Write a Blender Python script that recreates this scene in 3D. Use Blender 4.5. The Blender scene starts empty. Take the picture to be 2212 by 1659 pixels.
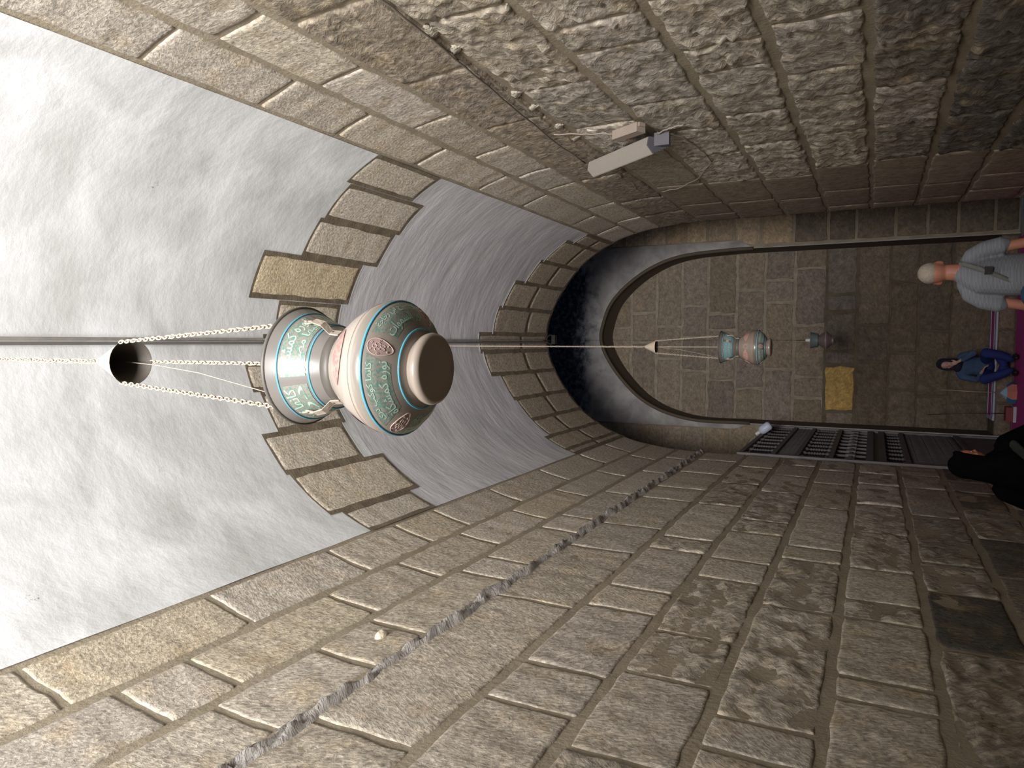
import bpy, math, random
import numpy as np
from mathutils import Vector, Matrix
R = math.radians
SC = bpy.context.scene
COL = SC.collection
random.seed(7)

# ------------------------------------------------------------------ camera, world, lights, exposure
H = 2.05
def camera():
    f = 1530.
    z = np.array([95, 3005, 1530.]); z /= np.linalg.norm(z)
    y = np.array([91, -779, 1530.]); y -= y.dot(z)*z; y /= np.linalg.norm(y)
    x = -np.cross(y, z); x = x if x[0] > 0 else -x
    right = Vector((-x[1], -y[1], -z[1])); up = Vector((x[0], y[0], z[0])); back = -Vector((x[2], y[2], z[2]))
    cd = bpy.data.cameras.new('camera'); cd.sensor_width = 36; cd.lens = 36*f/2212
    cd.clip_start = .05; cd.clip_end = 200
    o = bpy.data.objects.new('camera', cd); COL.objects.link(o)
    m = Matrix((right, up, back)).transposed().to_4x4(); m.translation = Vector((0, 0, H))
    o.matrix_world = m
    SC.camera = o
camera()
w = bpy.data.worlds.new('sky'); SC.world = w; w.use_nodes = True
bg = w.node_tree.nodes['Background']; bg.inputs[0].default_value = (.42, .62, 1, 1); bg.inputs[1].default_value = .30
def area(name, loc, rot, sx, sy, power, col):
    l = bpy.data.lights.new(name, 'AREA'); l.shape = 'RECTANGLE'; l.size = sx; l.size_y = sy; l.energy = power; l.color = col
    o = bpy.data.objects.new(name, l); COL.objects.link(o); o.location = loc; o.rotation_euler = rot; return o
# daylight from the open courtyard side behind the camera
area('courtyard_daylight', (.05, -4.5, 3.9), (R(90+33), 0, 0), 2.6, 3.6, 1750, (1, .975, .95))
SC.view_settings.view_transform = 'Standard'; SC.view_settings.look = 'None'
SC.view_settings.exposure = 0.0; SC.view_settings.gamma = 1; SC.view_settings.use_curve_mapping = False
try:
    SC.cycles.max_bounces = 8; SC.cycles.diffuse_bounces = 5
except Exception: pass

# ------------------------------------------------------------------ noise
def _h(ix, iy, seed):
    n = (ix.astype(np.int64)*374761393 + iy.astype(np.int64)*668265263 + seed*1442695041) & 0x7fffffff
    n = ((n ^ (n >> 13))*1274126177) & 0x7fffffff
    n = (n ^ (n >> 16)) & 0xffff
    return n/65535.0*2-1
def vn(x, y, seed=0):
    ix = np.floor(x); iy = np.floor(y); fx = x-ix; fy = y-iy
    fx = fx*fx*(3-2*fx); fy = fy*fy*(3-2*fy)
    a = _h(ix, iy, seed); b = _h(ix+1, iy, seed); c = _h(ix, iy+1, seed); d = _h(ix+1, iy+1, seed)
    return (a*(1-fx)+b*fx)*(1-fy)+(c*(1-fx)+d*fx)*fy
def fbm(x, y, seed=0, o=4, g=.5):
    s = 0; a = 1
    for i in range(o):
        s = s+a*vn(x, y, seed+i*17); x = x*2.03+3.1; y = y*2.03+1.7; a *= g
    return s
# ------------------------------------------------------------------ object helpers
def mesh(name, V, F, mat=None, parent=None, smooth=True, uv=None, loc=None):
    V = np.asarray(V, float)
    me = bpy.data.meshes.new(name)
    if loc is None: loc = Vector((0, 0, 0))
    me.from_pydata([tuple(v) for v in (V-np.array(loc))], [], F)
    if smooth: me.polygons.foreach_set('use_smooth', [True]*len(me.polygons))
    if uv is not None:
        l = me.uv_layers.new(name='UVMap'); idx = np.empty(len(me.loops), int); me.loops.foreach_get('vertex_index', idx)
        l.data.foreach_set('uv', np.asarray(uv, float)[idx].ravel())
    if mat: me.materials.append(mat)
    me.update()
    o = bpy.data.objects.new(name, me); COL.objects.link(o)
    if parent is not None: o.parent = parent; o.location = Vector(loc)-world_loc(parent)
    else: o.location = loc
    return o
def world_loc(o):
    v = Vector(o.location)
    while o.parent: o = o.parent; v += Vector(o.location)
    return v
def link_mesh(name, me, parent, mat4):
    o = bpy.data.objects.new(name, me); COL.objects.link(o)
    if parent is not None: o.parent = parent; m = Matrix.Translation(-world_loc(parent)) @ mat4; o.matrix_local = m
    else: o.matrix_world = mat4
    return o
def thing(name, label, cat, loc, group=None):
    o = bpy.data.objects.new(name, None); COL.objects.link(o); o.location = loc; o.empty_display_size = .1
    o['label'] = label; o['category'] = cat
    if group: o['group'] = group
    return o
def tag(o, label, cat, group=None):
    o['label'] = label; o['category'] = cat
    if group: o['group'] = group
    return o
def struct(o): o['kind'] = 'structure'; return o
class MB:
    def __init__(s): s.V = []; s.F = []
    def add(s, V, F):
        n = len(s.V); s.V += [tuple(v) for v in V]; s.F += [tuple(i+n for i in f) for f in F]; return s
    def box(s, a, b, m=None):
        x0, y0, z0 = a; x1, y1, z1 = b
        V = [Vector(p) for p in ((x0,y0,z0),(x1,y0,z0),(x1,y1,z0),(x0,y1,z0),(x0,y0,z1),(x1,y0,z1),(x1,y1,z1),(x0,y1,z1))]
        if m: V = [m @ v for v in V]
        return s.add(V, [(3,2,1,0),(4,5,6,7),(0,1,5,4),(1,2,6,5),(2,3,7,6),(3,0,4,7)])
    def tube(s, pts, rad, n=8, closed=False, caps=True):
        pts = [Vector(p) for p in pts]; N = len(pts)
        if not hasattr(rad, '__len__'): rad = [rad]*N
        V = []; up = Vector((0, 0, 1)); prev = None
        for i, p in enumerate(pts):
            if closed: t = (pts[(i+1) % N]-pts[i-1]).normalized()
            else: t = (pts[min(i+1, N-1)]-pts[max(i-1, 0)]).normalized()
            if prev is None:
                a = t.cross(up)
                if a.length < 1e-3: a = t.cross(Vector((1, 0, 0)))
            else: a = prev-prev.dot(t)*t
            a.normalize(); prev = a; b = t.cross(a)
            r = rad[i]; rx, ry = r if hasattr(r, '__len__') else (r, r)
            for k in range(n):
                c = 2*math.pi*k/n; V.append(p+a*math.cos(c)*rx+b*math.sin(c)*ry)
        F = []
        for i in range(N if closed else N-1):
            j = (i+1) % N
            for k in range(n):
                l = (k+1) % n; F.append((i*n+k, j*n+k, j*n+l, i*n+l))
        if caps and not closed: F.append(tuple(range(n))); F.append(tuple((N-1)*n+k for k in range(n))[::-1])
        return s.add(V, F)
    def ell(s, c, r, n=14, m=10, rot=None):
        V = []; F = []; c = Vector(c)
        for i in range(m+1):
            t = math.pi*i/m
            for k in range(n):
                a = 2*math.pi*k/n; v = Vector((r[0]*math.sin(t)*math.cos(a), r[1]*math.sin(t)*math.sin(a), r[2]*math.cos(t)))
                if rot: v = rot @ v
                V.append(c+v)
        for i in range(m):
            for k in range(n):
                l = (k+1) % n; F.append((i*n+k, (i+1)*n+k, (i+1)*n+l, i*n+l))
        return s.add(V, F)
    def limb(s, pts, rad, n=12):
        # tube with rounded ends
        pts = [Vector(p) for p in pts]; r = [x if hasattr(x, '__len__') else (x, x) for x in rad]
        P = [pts[0]+(pts[0]-pts[1]).normalized()*min(r[0])*.8]+pts+[pts[-1]+(pts[-1]-pts[-2]).normalized()*min(r[-1])*.8]
        rr = [(r[0][0]*.5, r[0][1]*.5)]+r+[(r[-1][0]*.5, r[-1][1]*.5)]
        return s.tube(P, rr, n)
    def lathe(s, prof, c=(0, 0, 0), n=48, caps=False):
        c = Vector(c); V = []; F = []
        for r, z in prof:
            for k in range(n):
                a = 2*math.pi*k/n; V.append(c+Vector((r*math.sin(a), -r*math.cos(a), z)))
        for i in range(len(prof)-1):
            for k in range(n):
                l = (k+1) % n; F.append((i*n+k, i*n+l, (i+1)*n+l, (i+1)*n+k))
        if caps: F.append(tuple(range(n))); F.append(tuple((len(prof)-1)*n+k for k in range(n)))
        return s.add(V, F)
    def build(s, name, mat, parent=None, smooth=True, loc=None):
        return mesh(name, s.V, s.F, mat, parent, smooth, loc=loc)

# ------------------------------------------------------------------ materials
def nodes(name):
    m = bpy.data.materials.new(name); m.use_nodes = True; nt = m.node_tree
    b = nt.nodes['Principled BSDF']; return m, nt, b, nt.nodes.new, nt.links.new
def plain(name, col, rough=.7, metal=0, var=.12, scale=30, bump=0, trans=0, sss=0, coat=0, emit=0):
    m, nt, b, N, L = nodes(name)
    b.inputs['Roughness'].default_value = rough; b.inputs['Metallic'].default_value = metal
    if coat: b.inputs['Coat Weight'].default_value = coat; b.inputs['Coat Roughness'].default_value = .08
    if trans: b.inputs['Transmission Weight'].default_value = trans
    if sss: b.inputs['Subsurface Weight'].default_value = sss; b.inputs['Subsurface Radius'].default_value = (.02, .01, .006)
    tc = N('ShaderNodeTexCoord'); n = N('ShaderNodeTexNoise'); n.inputs['Scale'].default_value = scale; n.inputs['Detail'].default_value = 5
    L(tc.outputs['Object'], n.inputs['Vector'])
    mx = N('ShaderNodeMix'); mx.data_type = 'RGBA'
    mx.inputs[6].default_value = tuple(c*(1-var) for c in col)+(1,); mx.inputs[7].default_value = tuple(min(1, c*(1+var)) for c in col)+(1,)
    L(n.outputs[0], mx.inputs[0]); L(mx.outputs[2], b.inputs['Base Color'])
    if bump:
        bp = N('ShaderNodeBump'); bp.inputs['Strength'].default_value = 1; bp.inputs['Distance'].default_value = bump
        L(n.outputs[0], bp.inputs['Height']); L(bp.outputs[0], b.inputs['Normal'])
    if emit: b.inputs['Emission Color'].default_value = col+(1,); b.inputs['Emission Strength'].default_value = emit
    return m
def stone_mat(name, sx, sy, dist, lump, ldist, dark=.55, speck=.35, och=.45):
    """limestone: object colour tinted by blotches and pits; tooling marks as stretched noise"""
    m, nt, b, N, L = nodes(name)
    b.inputs['Roughness'].default_value = .88; b.inputs['Specular IOR Level'].default_value = .25
    uv = N('ShaderNodeUVMap'); oi = N('ShaderNodeObjectInfo')
    off = N('ShaderNodeVectorMath'); off.operation = 'SCALE'; cx = N('ShaderNodeCombineXYZ')
    L(oi.outputs['Random'], cx.inputs[0]); L(oi.outputs['Random'], cx.inputs[1]); L(cx.outputs[0], off.inputs[0]); off.inputs['Scale'].default_value = 57
    add = N('ShaderNodeVectorMath'); L(uv.outputs[0], add.inputs[0]); L(off.outputs[0], add.inputs[1])
    rot = N('ShaderNodeVectorRotate'); rot.rotation_type = 'Z_AXIS'; mr = N('ShaderNodeMapRange'); mr.inputs[3].default_value = -.9; mr.inputs[4].default_value = .9
    L(oi.outputs['Random'], mr.inputs[0]); L(mr.outputs[0], rot.inputs['Angle']); L(add.outputs[0], rot.inputs['Vector'])
    mp = N('ShaderNodeMapping'); mp.inputs['Scale'].default_value = (sx, sy, 1); L(rot.outputs[0], mp.inputs[0])
    n1 = N('ShaderNodeTexNoise'); n1.inputs['Scale'].default_value = 1; n1.inputs['Detail'].default_value = 6; n1.inputs['Roughness'].default_value = .65; n1.inputs['Distortion'].default_value = .6
    L(mp.outputs[0], n1.inputs['Vector'])
    n2 = N('ShaderNodeTexNoise'); n2.inputs['Scale'].default_value = lump; n2.inputs['Detail'].default_value = 8; n2.inputs['Roughness'].default_value = .6; n2.inputs['Distortion'].default_value = .4
    L(add.outputs[0], n2.inputs['Vector'])
    n3 = N('ShaderNodeTexNoise'); n3.inputs['Scale'].default_value = 5; n3.inputs['Detail'].default_value = 5; L(add.outputs[0], n3.inputs['Vector'])
    b1 = N('ShaderNodeBump'); b1.inputs['Strength'].default_value = 1; b1.inputs['Distance'].default_value = dist; L(n1.outputs[0], b1.inputs['Height'])
    b2 = N('ShaderNodeBump'); b2.inputs['Strength'].default_value = 1; b2.inputs['Distance'].default_value = ldist; L(n2.outputs[0], b2.inputs['Height']); L(b1.outputs[0], b2.inputs['Normal'])
    L(b2.outputs[0], b.inputs['Normal'])
    r1 = N('ShaderNodeMapRange'); r1.inputs[1].default_value = .36; r1.inputs[2].default_value = .66; r1.inputs[3].default_value = dark; r1.inputs[4].default_value = 1.28; L(n1.outputs[0], r1.inputs[0])
    r2 = N('ShaderNodeMapRange'); r2.inputs[1].default_value = .35; r2.inputs[2].default_value = .62; r2.inputs[3].default_value = 1-speck; r2.inputs[4].default_value = 1.15; L(n2.outputs[0], r2.inputs[0])
    mu = N('ShaderNodeMath'); mu.operation = 'MULTIPLY'; L(r1.outputs[0], mu.inputs[0]); L(r2.outputs[0], mu.inputs[1])
    # ochre blotches
    r3 = N('ShaderNodeMapRange'); r3.inputs[1].default_value = .52; r3.inputs[2].default_value = .75; r3.inputs[3].default_value = 0; r3.inputs[4].default_value = och; L(n3.outputs[0], r3.inputs[0])
    mx = N('ShaderNodeMix'); mx.data_type = 'RGBA'; mx.inputs[7].default_value = (.5, .37, .2, 1)
    L(r3.outputs[0], mx.inputs[0]); L(oi.outputs['Color'], mx.inputs[6])
    sc = N('ShaderNodeVectorMath'); sc.operation = 'SCALE'; L(mx.outputs[2], sc.inputs[0]); L(mu.outputs[0], sc.inputs['Scale'])
    L(sc.outputs[0], b.inputs['Base Color'])
    return m
def surf_mat(name, c1, c2, scale=3, bump=.003, bscale=25, rough=.85, c3=None, stretch=(1, 1, 1), spots=0):
    m, nt, b, N, L = nodes(name)
    b.inputs['Roughness'].default_value = rough; b.inputs['Specular IOR Level'].default_value = .3
    uv = N('ShaderNodeUVMap'); mp = N('ShaderNodeMapping'); mp.inputs['Scale'].default_value = stretch; L(uv.outputs[0], mp.inputs[0])
    n = N('ShaderNodeTexNoise'); n.inputs['Scale'].default_value = scale; n.inputs['Detail'].default_value = 7; n.inputs['Roughness'].default_value = .55; n.inputs['Distortion'].default_value = .5; L(mp.outputs[0], n.inputs['Vector'])
    r = N('ShaderNodeMapRange'); r.inputs[1].default_value = .34; r.inputs[2].default_value = .66; L(n.outputs[0], r.inputs[0])
    mx = N('ShaderNodeMix'); mx.data_type = 'RGBA'; mx.inputs[6].default_value = c1+(1,); mx.inputs[7].default_value = c2+(1,); L(r.outputs[0], mx.inputs[0])
    out = mx.outputs[2]
    if spots:
        v = N('ShaderNodeTexNoise'); v.inputs['Scale'].default_value = 55; v.inputs['Detail'].default_value = 3; L(uv.outputs[0], v.inputs['Vector'])
        v2 = N('ShaderNodeTexVoronoi'); v2.inputs['Scale'].default_value = 1.7; L(uv.outputs[0], v2.inputs['Vector'])
        a = N('ShaderNodeMapRange'); a.inputs[1].default_value = .09; a.inputs[2].default_value = .04; L(v2.outputs['Distance'], a.inputs[0])
        c = N('ShaderNodeMapRange'); c.inputs[1].default_value = .56; c.inputs[2].default_value = .66; L(v.outputs[0], c.inputs[0])
        q = N('ShaderNodeMath'); q.operation = 'MULTIPLY'; L(a.outputs[0], q.inputs[0]); L(c.outputs[0], q.inputs[1])
        q2 = N('ShaderNodeMath'); q2.operation = 'MULTIPLY'; L(q.outputs[0], q2.inputs[0]); q2.inputs[1].default_value = spots
        m2 = N('ShaderNodeMix'); m2.data_type = 'RGBA'; m2.inputs[7].default_value = (.12, .11, .1, 1); L(q2.outputs[0], m2.inputs[0]); L(out, m2.inputs[6]); out = m2.outputs[2]
    L(out, b.inputs['Base Color'])
    nb = N('ShaderNodeTexNoise'); nb.inputs['Scale'].default_value = bscale; nb.inputs['Detail'].default_value = 7; nb.inputs['Roughness'].default_value = .6; L(mp.outputs[0], nb.inputs['Vector'])
    bp = N('ShaderNodeBump'); bp.inputs['Strength'].default_value = 1; bp.inputs['Distance'].default_value = bump; L(nb.outputs[0], bp.inputs['Height']); L(bp.outputs[0], b.inputs['Normal'])
    return m
M = {}
M['tooled'] = stone_mat('tooled_stone', 24, 70, .006, 34, .007, .64, .34)
M['rough'] = stone_mat('rough_stone', 12, 34, .010, 16, .022, .6, .42)
M['pitted'] = stone_mat('pitted_stone', 40, 60, .005, 45, .005, .72, .35)
M['niche'] = stone_mat('niche_stone', 18, 30, .006, 9, .008, .78, .2, .15)
M['mortar'] = surf_mat('tan_mortar', (.25, .21, .15), (.33, .28, .205), 4, .006, 35)
M['mortar_pale'] = surf_mat('pale_mortar', (.25, .212, .16), (.37, .32, .245), 6, .010, 30)
M['joint'] = surf_mat('dark_joint', (.12, .095, .065), (.2, .165, .115), 8, .006, 40)
M['plaster'] = surf_mat('vault_plaster', (.52, .52, .515), (.74, .75, .76), 1.6, .006, 6, .8, stretch=(1, 1.3, 1), spots=.8)
M['plaster2'] = surf_mat('vault_plaster_grey', (.50, .49, .505), (.66, .65, .67), 2.2, .008, 5, .8, stretch=(.7, 2, 1))
M['spandrel'] = surf_mat('grey_spandrel', (.26, .245, .24), (.42, .40, .385), 3, .02, 9)
M['sooty'] = M['spandrel']
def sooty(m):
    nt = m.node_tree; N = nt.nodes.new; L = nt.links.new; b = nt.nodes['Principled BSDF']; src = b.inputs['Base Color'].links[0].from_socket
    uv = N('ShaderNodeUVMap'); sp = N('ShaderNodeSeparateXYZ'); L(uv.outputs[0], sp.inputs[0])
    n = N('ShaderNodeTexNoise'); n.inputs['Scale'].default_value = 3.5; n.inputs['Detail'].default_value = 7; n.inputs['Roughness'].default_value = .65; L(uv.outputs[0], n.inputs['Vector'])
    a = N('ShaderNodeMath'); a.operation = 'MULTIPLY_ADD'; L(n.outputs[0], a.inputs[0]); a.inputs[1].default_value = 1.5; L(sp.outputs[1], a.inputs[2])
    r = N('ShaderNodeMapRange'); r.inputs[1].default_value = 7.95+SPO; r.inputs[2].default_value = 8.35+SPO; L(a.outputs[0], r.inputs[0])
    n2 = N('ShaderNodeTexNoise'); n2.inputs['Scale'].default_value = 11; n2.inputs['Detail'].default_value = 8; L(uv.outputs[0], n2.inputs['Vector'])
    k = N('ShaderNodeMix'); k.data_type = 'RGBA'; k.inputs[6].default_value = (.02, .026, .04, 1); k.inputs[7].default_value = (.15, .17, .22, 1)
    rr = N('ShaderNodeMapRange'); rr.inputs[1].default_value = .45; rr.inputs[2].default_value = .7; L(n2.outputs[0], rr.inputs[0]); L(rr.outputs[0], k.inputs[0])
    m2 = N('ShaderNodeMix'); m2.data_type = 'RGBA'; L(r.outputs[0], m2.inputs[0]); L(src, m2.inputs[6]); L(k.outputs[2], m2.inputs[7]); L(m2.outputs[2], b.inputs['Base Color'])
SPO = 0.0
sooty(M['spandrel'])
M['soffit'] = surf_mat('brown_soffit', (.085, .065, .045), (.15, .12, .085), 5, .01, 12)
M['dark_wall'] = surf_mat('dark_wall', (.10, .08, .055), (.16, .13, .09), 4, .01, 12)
M['carpet'] = surf_mat('magenta_carpet', (.50, .05, .27), (.60, .075, .33), 60, .004, 200, .95)
M['floorstone'] = surf_mat('floor_slabs', (.34, .30, .24), (.44, .39, .31), 5, .004, 25)
M['white_edge'] = surf_mat('white_edge', (.7, .7, .68), (.85, .85, .83), 9, .003, 30)
M['rubble'] = surf_mat('rubble_mortar', (.34, .31, .28), (.52, .49, .46), 20, .02, 50)

# ------------------------------------------------------------------ vault profile (arc coordinate s -> X, Z, inward normal)
XC = .06; HW = 1.65; D1 = 10.3; D2 = 14.0; D3 = 14.7; Y0 = -1.0
hp = [(1.65, 4.2), (1.64, 4.6), (1.58, 5.1), (1.48, 5.47), (1.33, 5.8), (1.13, 6.08), (.98, 6.22), (.78, 6.38), (.47, 6.57), (.2, 6.67), (0, 6.69)]
for _ in range(3):
    q = [hp[0]]
    for a, b_ in zip(hp[:-1], hp[1:]):
        q += [(a[0]*.75+b_[0]*.25, a[1]*.75+b_[1]*.25), (a[0]*.25+b_[0]*.75, a[1]*.25+b_[1]*.75)]
    q.append(hp[-1]); hp = q
hp = [(1.65, 0)]+hp
PP = np.array([(XC-x, z) for x, z in hp]+[(XC+x, z) for x, z in hp[::-1]][1:])
seg = np.linalg.norm(np.diff(PP, axis=0), axis=1); SS = np.r_[0, np.cumsum(seg)]; ST = SS[-1]
tg = np.gradient(PP, SS, axis=0); tg /= np.linalg.norm(tg, axis=1)[:, None]
def vault(s, y, h):
    s = np.asarray(s, float)
    x = np.interp(s, SS, PP[:, 0]); z = np.interp(s, SS, PP[:, 1])
    tx = np.interp(s, SS, tg[:, 0]); tz = np.interp(s, SS, tg[:, 1])
    n = np.hypot(tx, tz); nx = tz/n; nz = -tx/n
    return np.stack([x+nx*h, y+0*x, z+nz*h], -1)
def plane_y(Y):           # wall facing -Y: a = X, b = Z
    return lambda a, b, h: np.stack([a+0*h, Y-h, b+0*h], -1)
def grid_faces(n, m, flip=False):
    i, j = np.meshgrid(np.arange(n-1), np.arange(m-1), indexing='ij'); a = (i*m+j).ravel()
    q = np.stack([a, a+1, a+m+1, a+m], 1)
    if flip: q = q[:, ::-1]
    return q.tolist()
def sheet(name, fn, a0, a1, b0, b1, da, db, mat, parent=None, amp=0, sc=1, base=0, seed=1, flip=False, uvs=1):
    n = max(2, int((a1-a0)/da)+1); m = max(2, int((b1-b0)/db)+1)
    a, b = np.meshgrid(np.linspace(a0, a1, n), np.linspace(b0, b1, m), indexing='ij'); a = a.ravel(); b = b.ravel()
    h = base+(fbm(a*sc, b*sc, seed)*amp if amp else 0*a)
    return mesh(name, fn(a, b, h), grid_faces(n, m, flip), mat, parent, uv=np.stack([a*uvs, b*uvs], 1))
SID = [0]
def stone(fn, parent, a0, a1, b0, b1, mat, col, proud=.014, rough=.004, gap=.02, res=.05, kind='t', name='stone', wob=.008, flip=False, sag=0.03):
    """one dressed block lying on a surface fn(a, b, height): irregular edges, proud of the recessed joint"""
    SID[0] += 1; sd = SID[0]
    gb = gap*.6 if fn is vault and parent is not None and parent.name.startswith('wall') else gap
    a0 += gap; a1 -= gap; b0 += gb; b1 -= gb
    if a1-a0 < .04 or b1-b0 < .04: return None
    n = max(4, int((a1-a0)/res)+1); m = max(4, int((b1-b0)/res)+1)
    la = a1-a0; lb = b1-b0
    def lin(n, l):      # extra rings close to the edge keep the arris crisp
        e = min(.010/l, .2); f = min(.024/l, .3)
        return np.r_[0, e, np.linspace(f, 1-f, max(3, n-2)), 1-e, 1]
    u, v = np.meshgrid(lin(n, la), lin(m, lb), indexing='ij'); n, m = u.shape
    # wobbly outline
    A = a0+u*la; B = b0+v*lb
    ea = (1-2*u); eb = (1-2*v)
    A = A+ea*wob*fbm(B*7, A*7, sd, 3); B = B+eb*wob*fbm(A*7, B*7, sd+5, 3)
    r = .03*np.sign(ea)*np.abs(ea)**8*np.abs(eb)**8; A = A+r*.5
    d = np.minimum(np.minimum(u, 1-u)*la, np.minimum(v, 1-v)*lb)
    t = np.clip(d/.022, 0, 1); t = t*t*(3-2*t)
    if kind == 'r':
        N_ = np.abs(fbm(A*15, B*15, sd, 4, .62)); H_ = (N_*1.4-.2)*rough+fbm(A*3, B*3, sd+9, 2)*rough*.4
    elif kind == 'w':      # wavy quarry face, ripples
        H_ = (fbm(A*16, B*6, sd, 4, .55))*rough
    else:
        H_ = fbm(A*8, B*14, sd, 4)*rough
    h = t*proud+H_*np.clip(d/.03, .2, 1)
    edge = d < 1e-9
    h = np.where(edge, -sag, h)
    # first ring inset keeps a steep side
    A = A.ravel(); B = B.ravel(); h = h.ravel()
    P = fn(A, B, h); c = Vector(P.mean(0))
    o = mesh(name, P, grid_faces(n, m, flip), mat, parent, uv=np.stack([A, B], 1), loc=c)
    o.color = (col[0], col[1], col[2], 1)
    return o
def cuts(lo, hi, given, lo_w=.6, hi_w=1.15):
    g = sorted(x for x in given if lo < x < hi); out = list(g)
    x = g[0] if g else hi
    while x-lo > hi_w: x -= random.uniform(lo_w, hi_w); out.append(x)
    x = g[-1] if g else lo
    if g:
        while hi-x > hi_w: x += random.uniform(lo_w, hi_w); out.append(x)
    return [lo]+sorted(c for c in out if lo+.15 < c < hi-.15)+[hi]
def tint(base, v=.1, hue=.022):
    k = 1+random.uniform(-v, v); a = random.uniform(-hue, hue)
    return (base[0]*k*(1+a*.4), base[1]*k, base[2]*k*(1-a*1.6))
TAN = (.51, .45, .37)
def SOOT_SHADE(c, p):  # blackened stones, plus shade low on the walls painted into the stone colour
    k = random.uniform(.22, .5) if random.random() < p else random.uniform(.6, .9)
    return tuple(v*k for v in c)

# ------------------------------------------------------------------ setting: floor
fl = struct(sheet('floor', lambda a, b, h: np.stack([a, b, h+0*a], -1), -5, 5, -6, 15.2, .5, .5, M['floorstone'], flip=True, base=-.02))
cp = sheet('carpet', lambda a, b, h: np.stack([a, b, h+0*a], -1), -1.55, 1.68, 8.2, 13.97, .1, .1, M['carpet'], amp=.002, sc=2, base=.004, flip=True)
tag(cp, 'plain magenta carpet covering the floor before the niche step', 'carpet')

# ------------------------------------------------------------------ left wall
wl = struct(sheet('wall_left', vault, 0, 5.43, Y0, D1, .09, .09, M['mortar'], amp=.0015, sc=5, base=-.002, seed=3))
LC = [0, .40, .84, 1.28, 1.73, 2.19, 2.64, 3.11, 3.585, 4.16, 4.57, 4.985, 5.415]
LP = {11: [1.72, 2.72, 3.71, 4.47, 5.02, 6.01, 7.18, 8.40, 9.4], 10: [1.28, 1.89, 2.25, 3.24, 3.94, 4.78, 5.67, 6.69, 7.90, 9.2],
      9: [2.06, 2.70, 3.13, 4.11, 4.48, 5.41, 5.89, 7.03, 8.37, 9.5], 8: [2.2, 3.85, 5.07, 5.84, 7.0, 7.62, 8.6, 9.6],
      7: [2.70, 3.10, 3.96, 4.35, 5.30, 5.67, 6.98, 8.17, 9.3], 6: [3.23, 3.77, 4.78, 5.25, 6.08, 6.54, 7.85, 8.9, 9.7],
      5: [2.74, 3.01, 4.44, 5.48, 5.84, 7.33, 8.61, 9.5], 4: [3.41, 3.65, 4.46, 4.78, 5.47, 6.55, 7.69, 8.79], 3: [4.22, 5.17, 5.85, 7.40, 8.79]}
OCH = {(11, 1.72), (10, 2.25), (11, 4.47), (10, 5.67)}
for i in range(12):
    cs = cuts(Y0, D1-.0, LP.get(i, []))
    for y0, y1 in zip(cs[:-1], cs[1:]):
        if y1 < .2: continue
        ym = (y0+y1)/2; res = .03 if ym < 4.5 else .045 if ym < 7.5 else .07
        col = tint(TAN, .10)
        if i < 4: col = SOOT_SHADE(col, (.9, .85, .7, .4)[i])
        if (i, y0) in OCH: col = (.51, .44, .335)
        if i >= 8: kind, rg, mat = 't', .005, M['tooled']
        elif random.random() < .6: kind, rg, mat = 'w', .015, M['rough']
        else: kind, rg, mat = 't', .006, M['tooled']
        if i in (8, 7) and random.random() < .75: kind, rg, mat = 't', .006, M['tooled']
        if i >= 10: mat = M['pitted'] if random.random() < .6 else M['tooled']
        if y0 > 7: mat = M['tooled']
        stone(vault, wl, LC[i], LC[i+1], y0, y1, mat, col, .0045, rg, .017, res, kind)
# broken ridge of rubble mortar running along the left wall at the springing
def ridge(parent, s, y0, y1, w, hgt, seed, mat, slope=0):
    n = int((y1-y0)/.035); m = 7
    V = []; U = []
    y = np.linspace(y0, y1, n)
    for k in range(m):
        t = k/(m-1)*2-1
        sc = s+slope*(y-y0)+.012*fbm(y*4, y*0, seed, 3)
        a = sc+t*w*(1+.35*fbm(y*9, y*0+3, seed+2, 3))
        h = (1-t*t)*hgt*(1+.7*fbm(y*14, y*0+t*3, seed+4, 4))-.004
        V.append(vault(a, y, h)); U.append(np.stack([a, y], 1))
    return mesh('mortar_ridge', np.concatenate(V), grid_faces(m, n), mat, parent, uv=np.concatenate(U))
ridge(wl, 4.10, .3, D1, .036, .04, 11, M['rubble'], .012)
kb = MB().ell((0, 0, 0), (.03, .05, .026), 12, 8)
k = mesh('stone_knob', np.array(kb.V)+vault(np.array([4.36]), 2.99, .01)[0], kb.F, plain('pale_knob', (.62, .55, .42), .8, bump=.01, scale=40), wl)
k['label'] = 'pale rounded stone knob'

# ------------------------------------------------------------------ right wall
wr = struct(sheet('wall_right', vault, 9.36, ST, Y0, D1, .09, .09, M['mortar'], amp=.003, sc=5, base=-.003, seed=8))
RC = [9.385, 9.76, 10.15, 10.72, 11.28, 11.86, 12.37, 12.88, 13.37, 13.85, 14.4, ST]
RP = {0: [1.5, 2.54, 3.36, 4.08, 5.07, 6.16, 7.13, 8.59, 9.5], 1: [1.9, 2.73, 3.52, 4.54, 5.46, 6.31, 6.99, 8.2, 9.3], 2: [2.9, 3.90, 4.98, 7.00, 8.32, 9.3],
      3: [3.27, 4.45, 5.4, 6.3, 7.85, 9.0], 4: [3.65, 4.03, 5.08, 5.82, 6.7, 7.88, 9.1], 5: [4.27, 4.68, 5.62, 6.51, 7.95, 9.2],
      6: [4.15, 4.94, 5.48, 6.43, 7.67, 8.9], 7: [4.66, 5.47, 6.38, 7.6, 8.9], 8: [3.9, 5.2, 6.4, 7.6, 9.0]}
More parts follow.
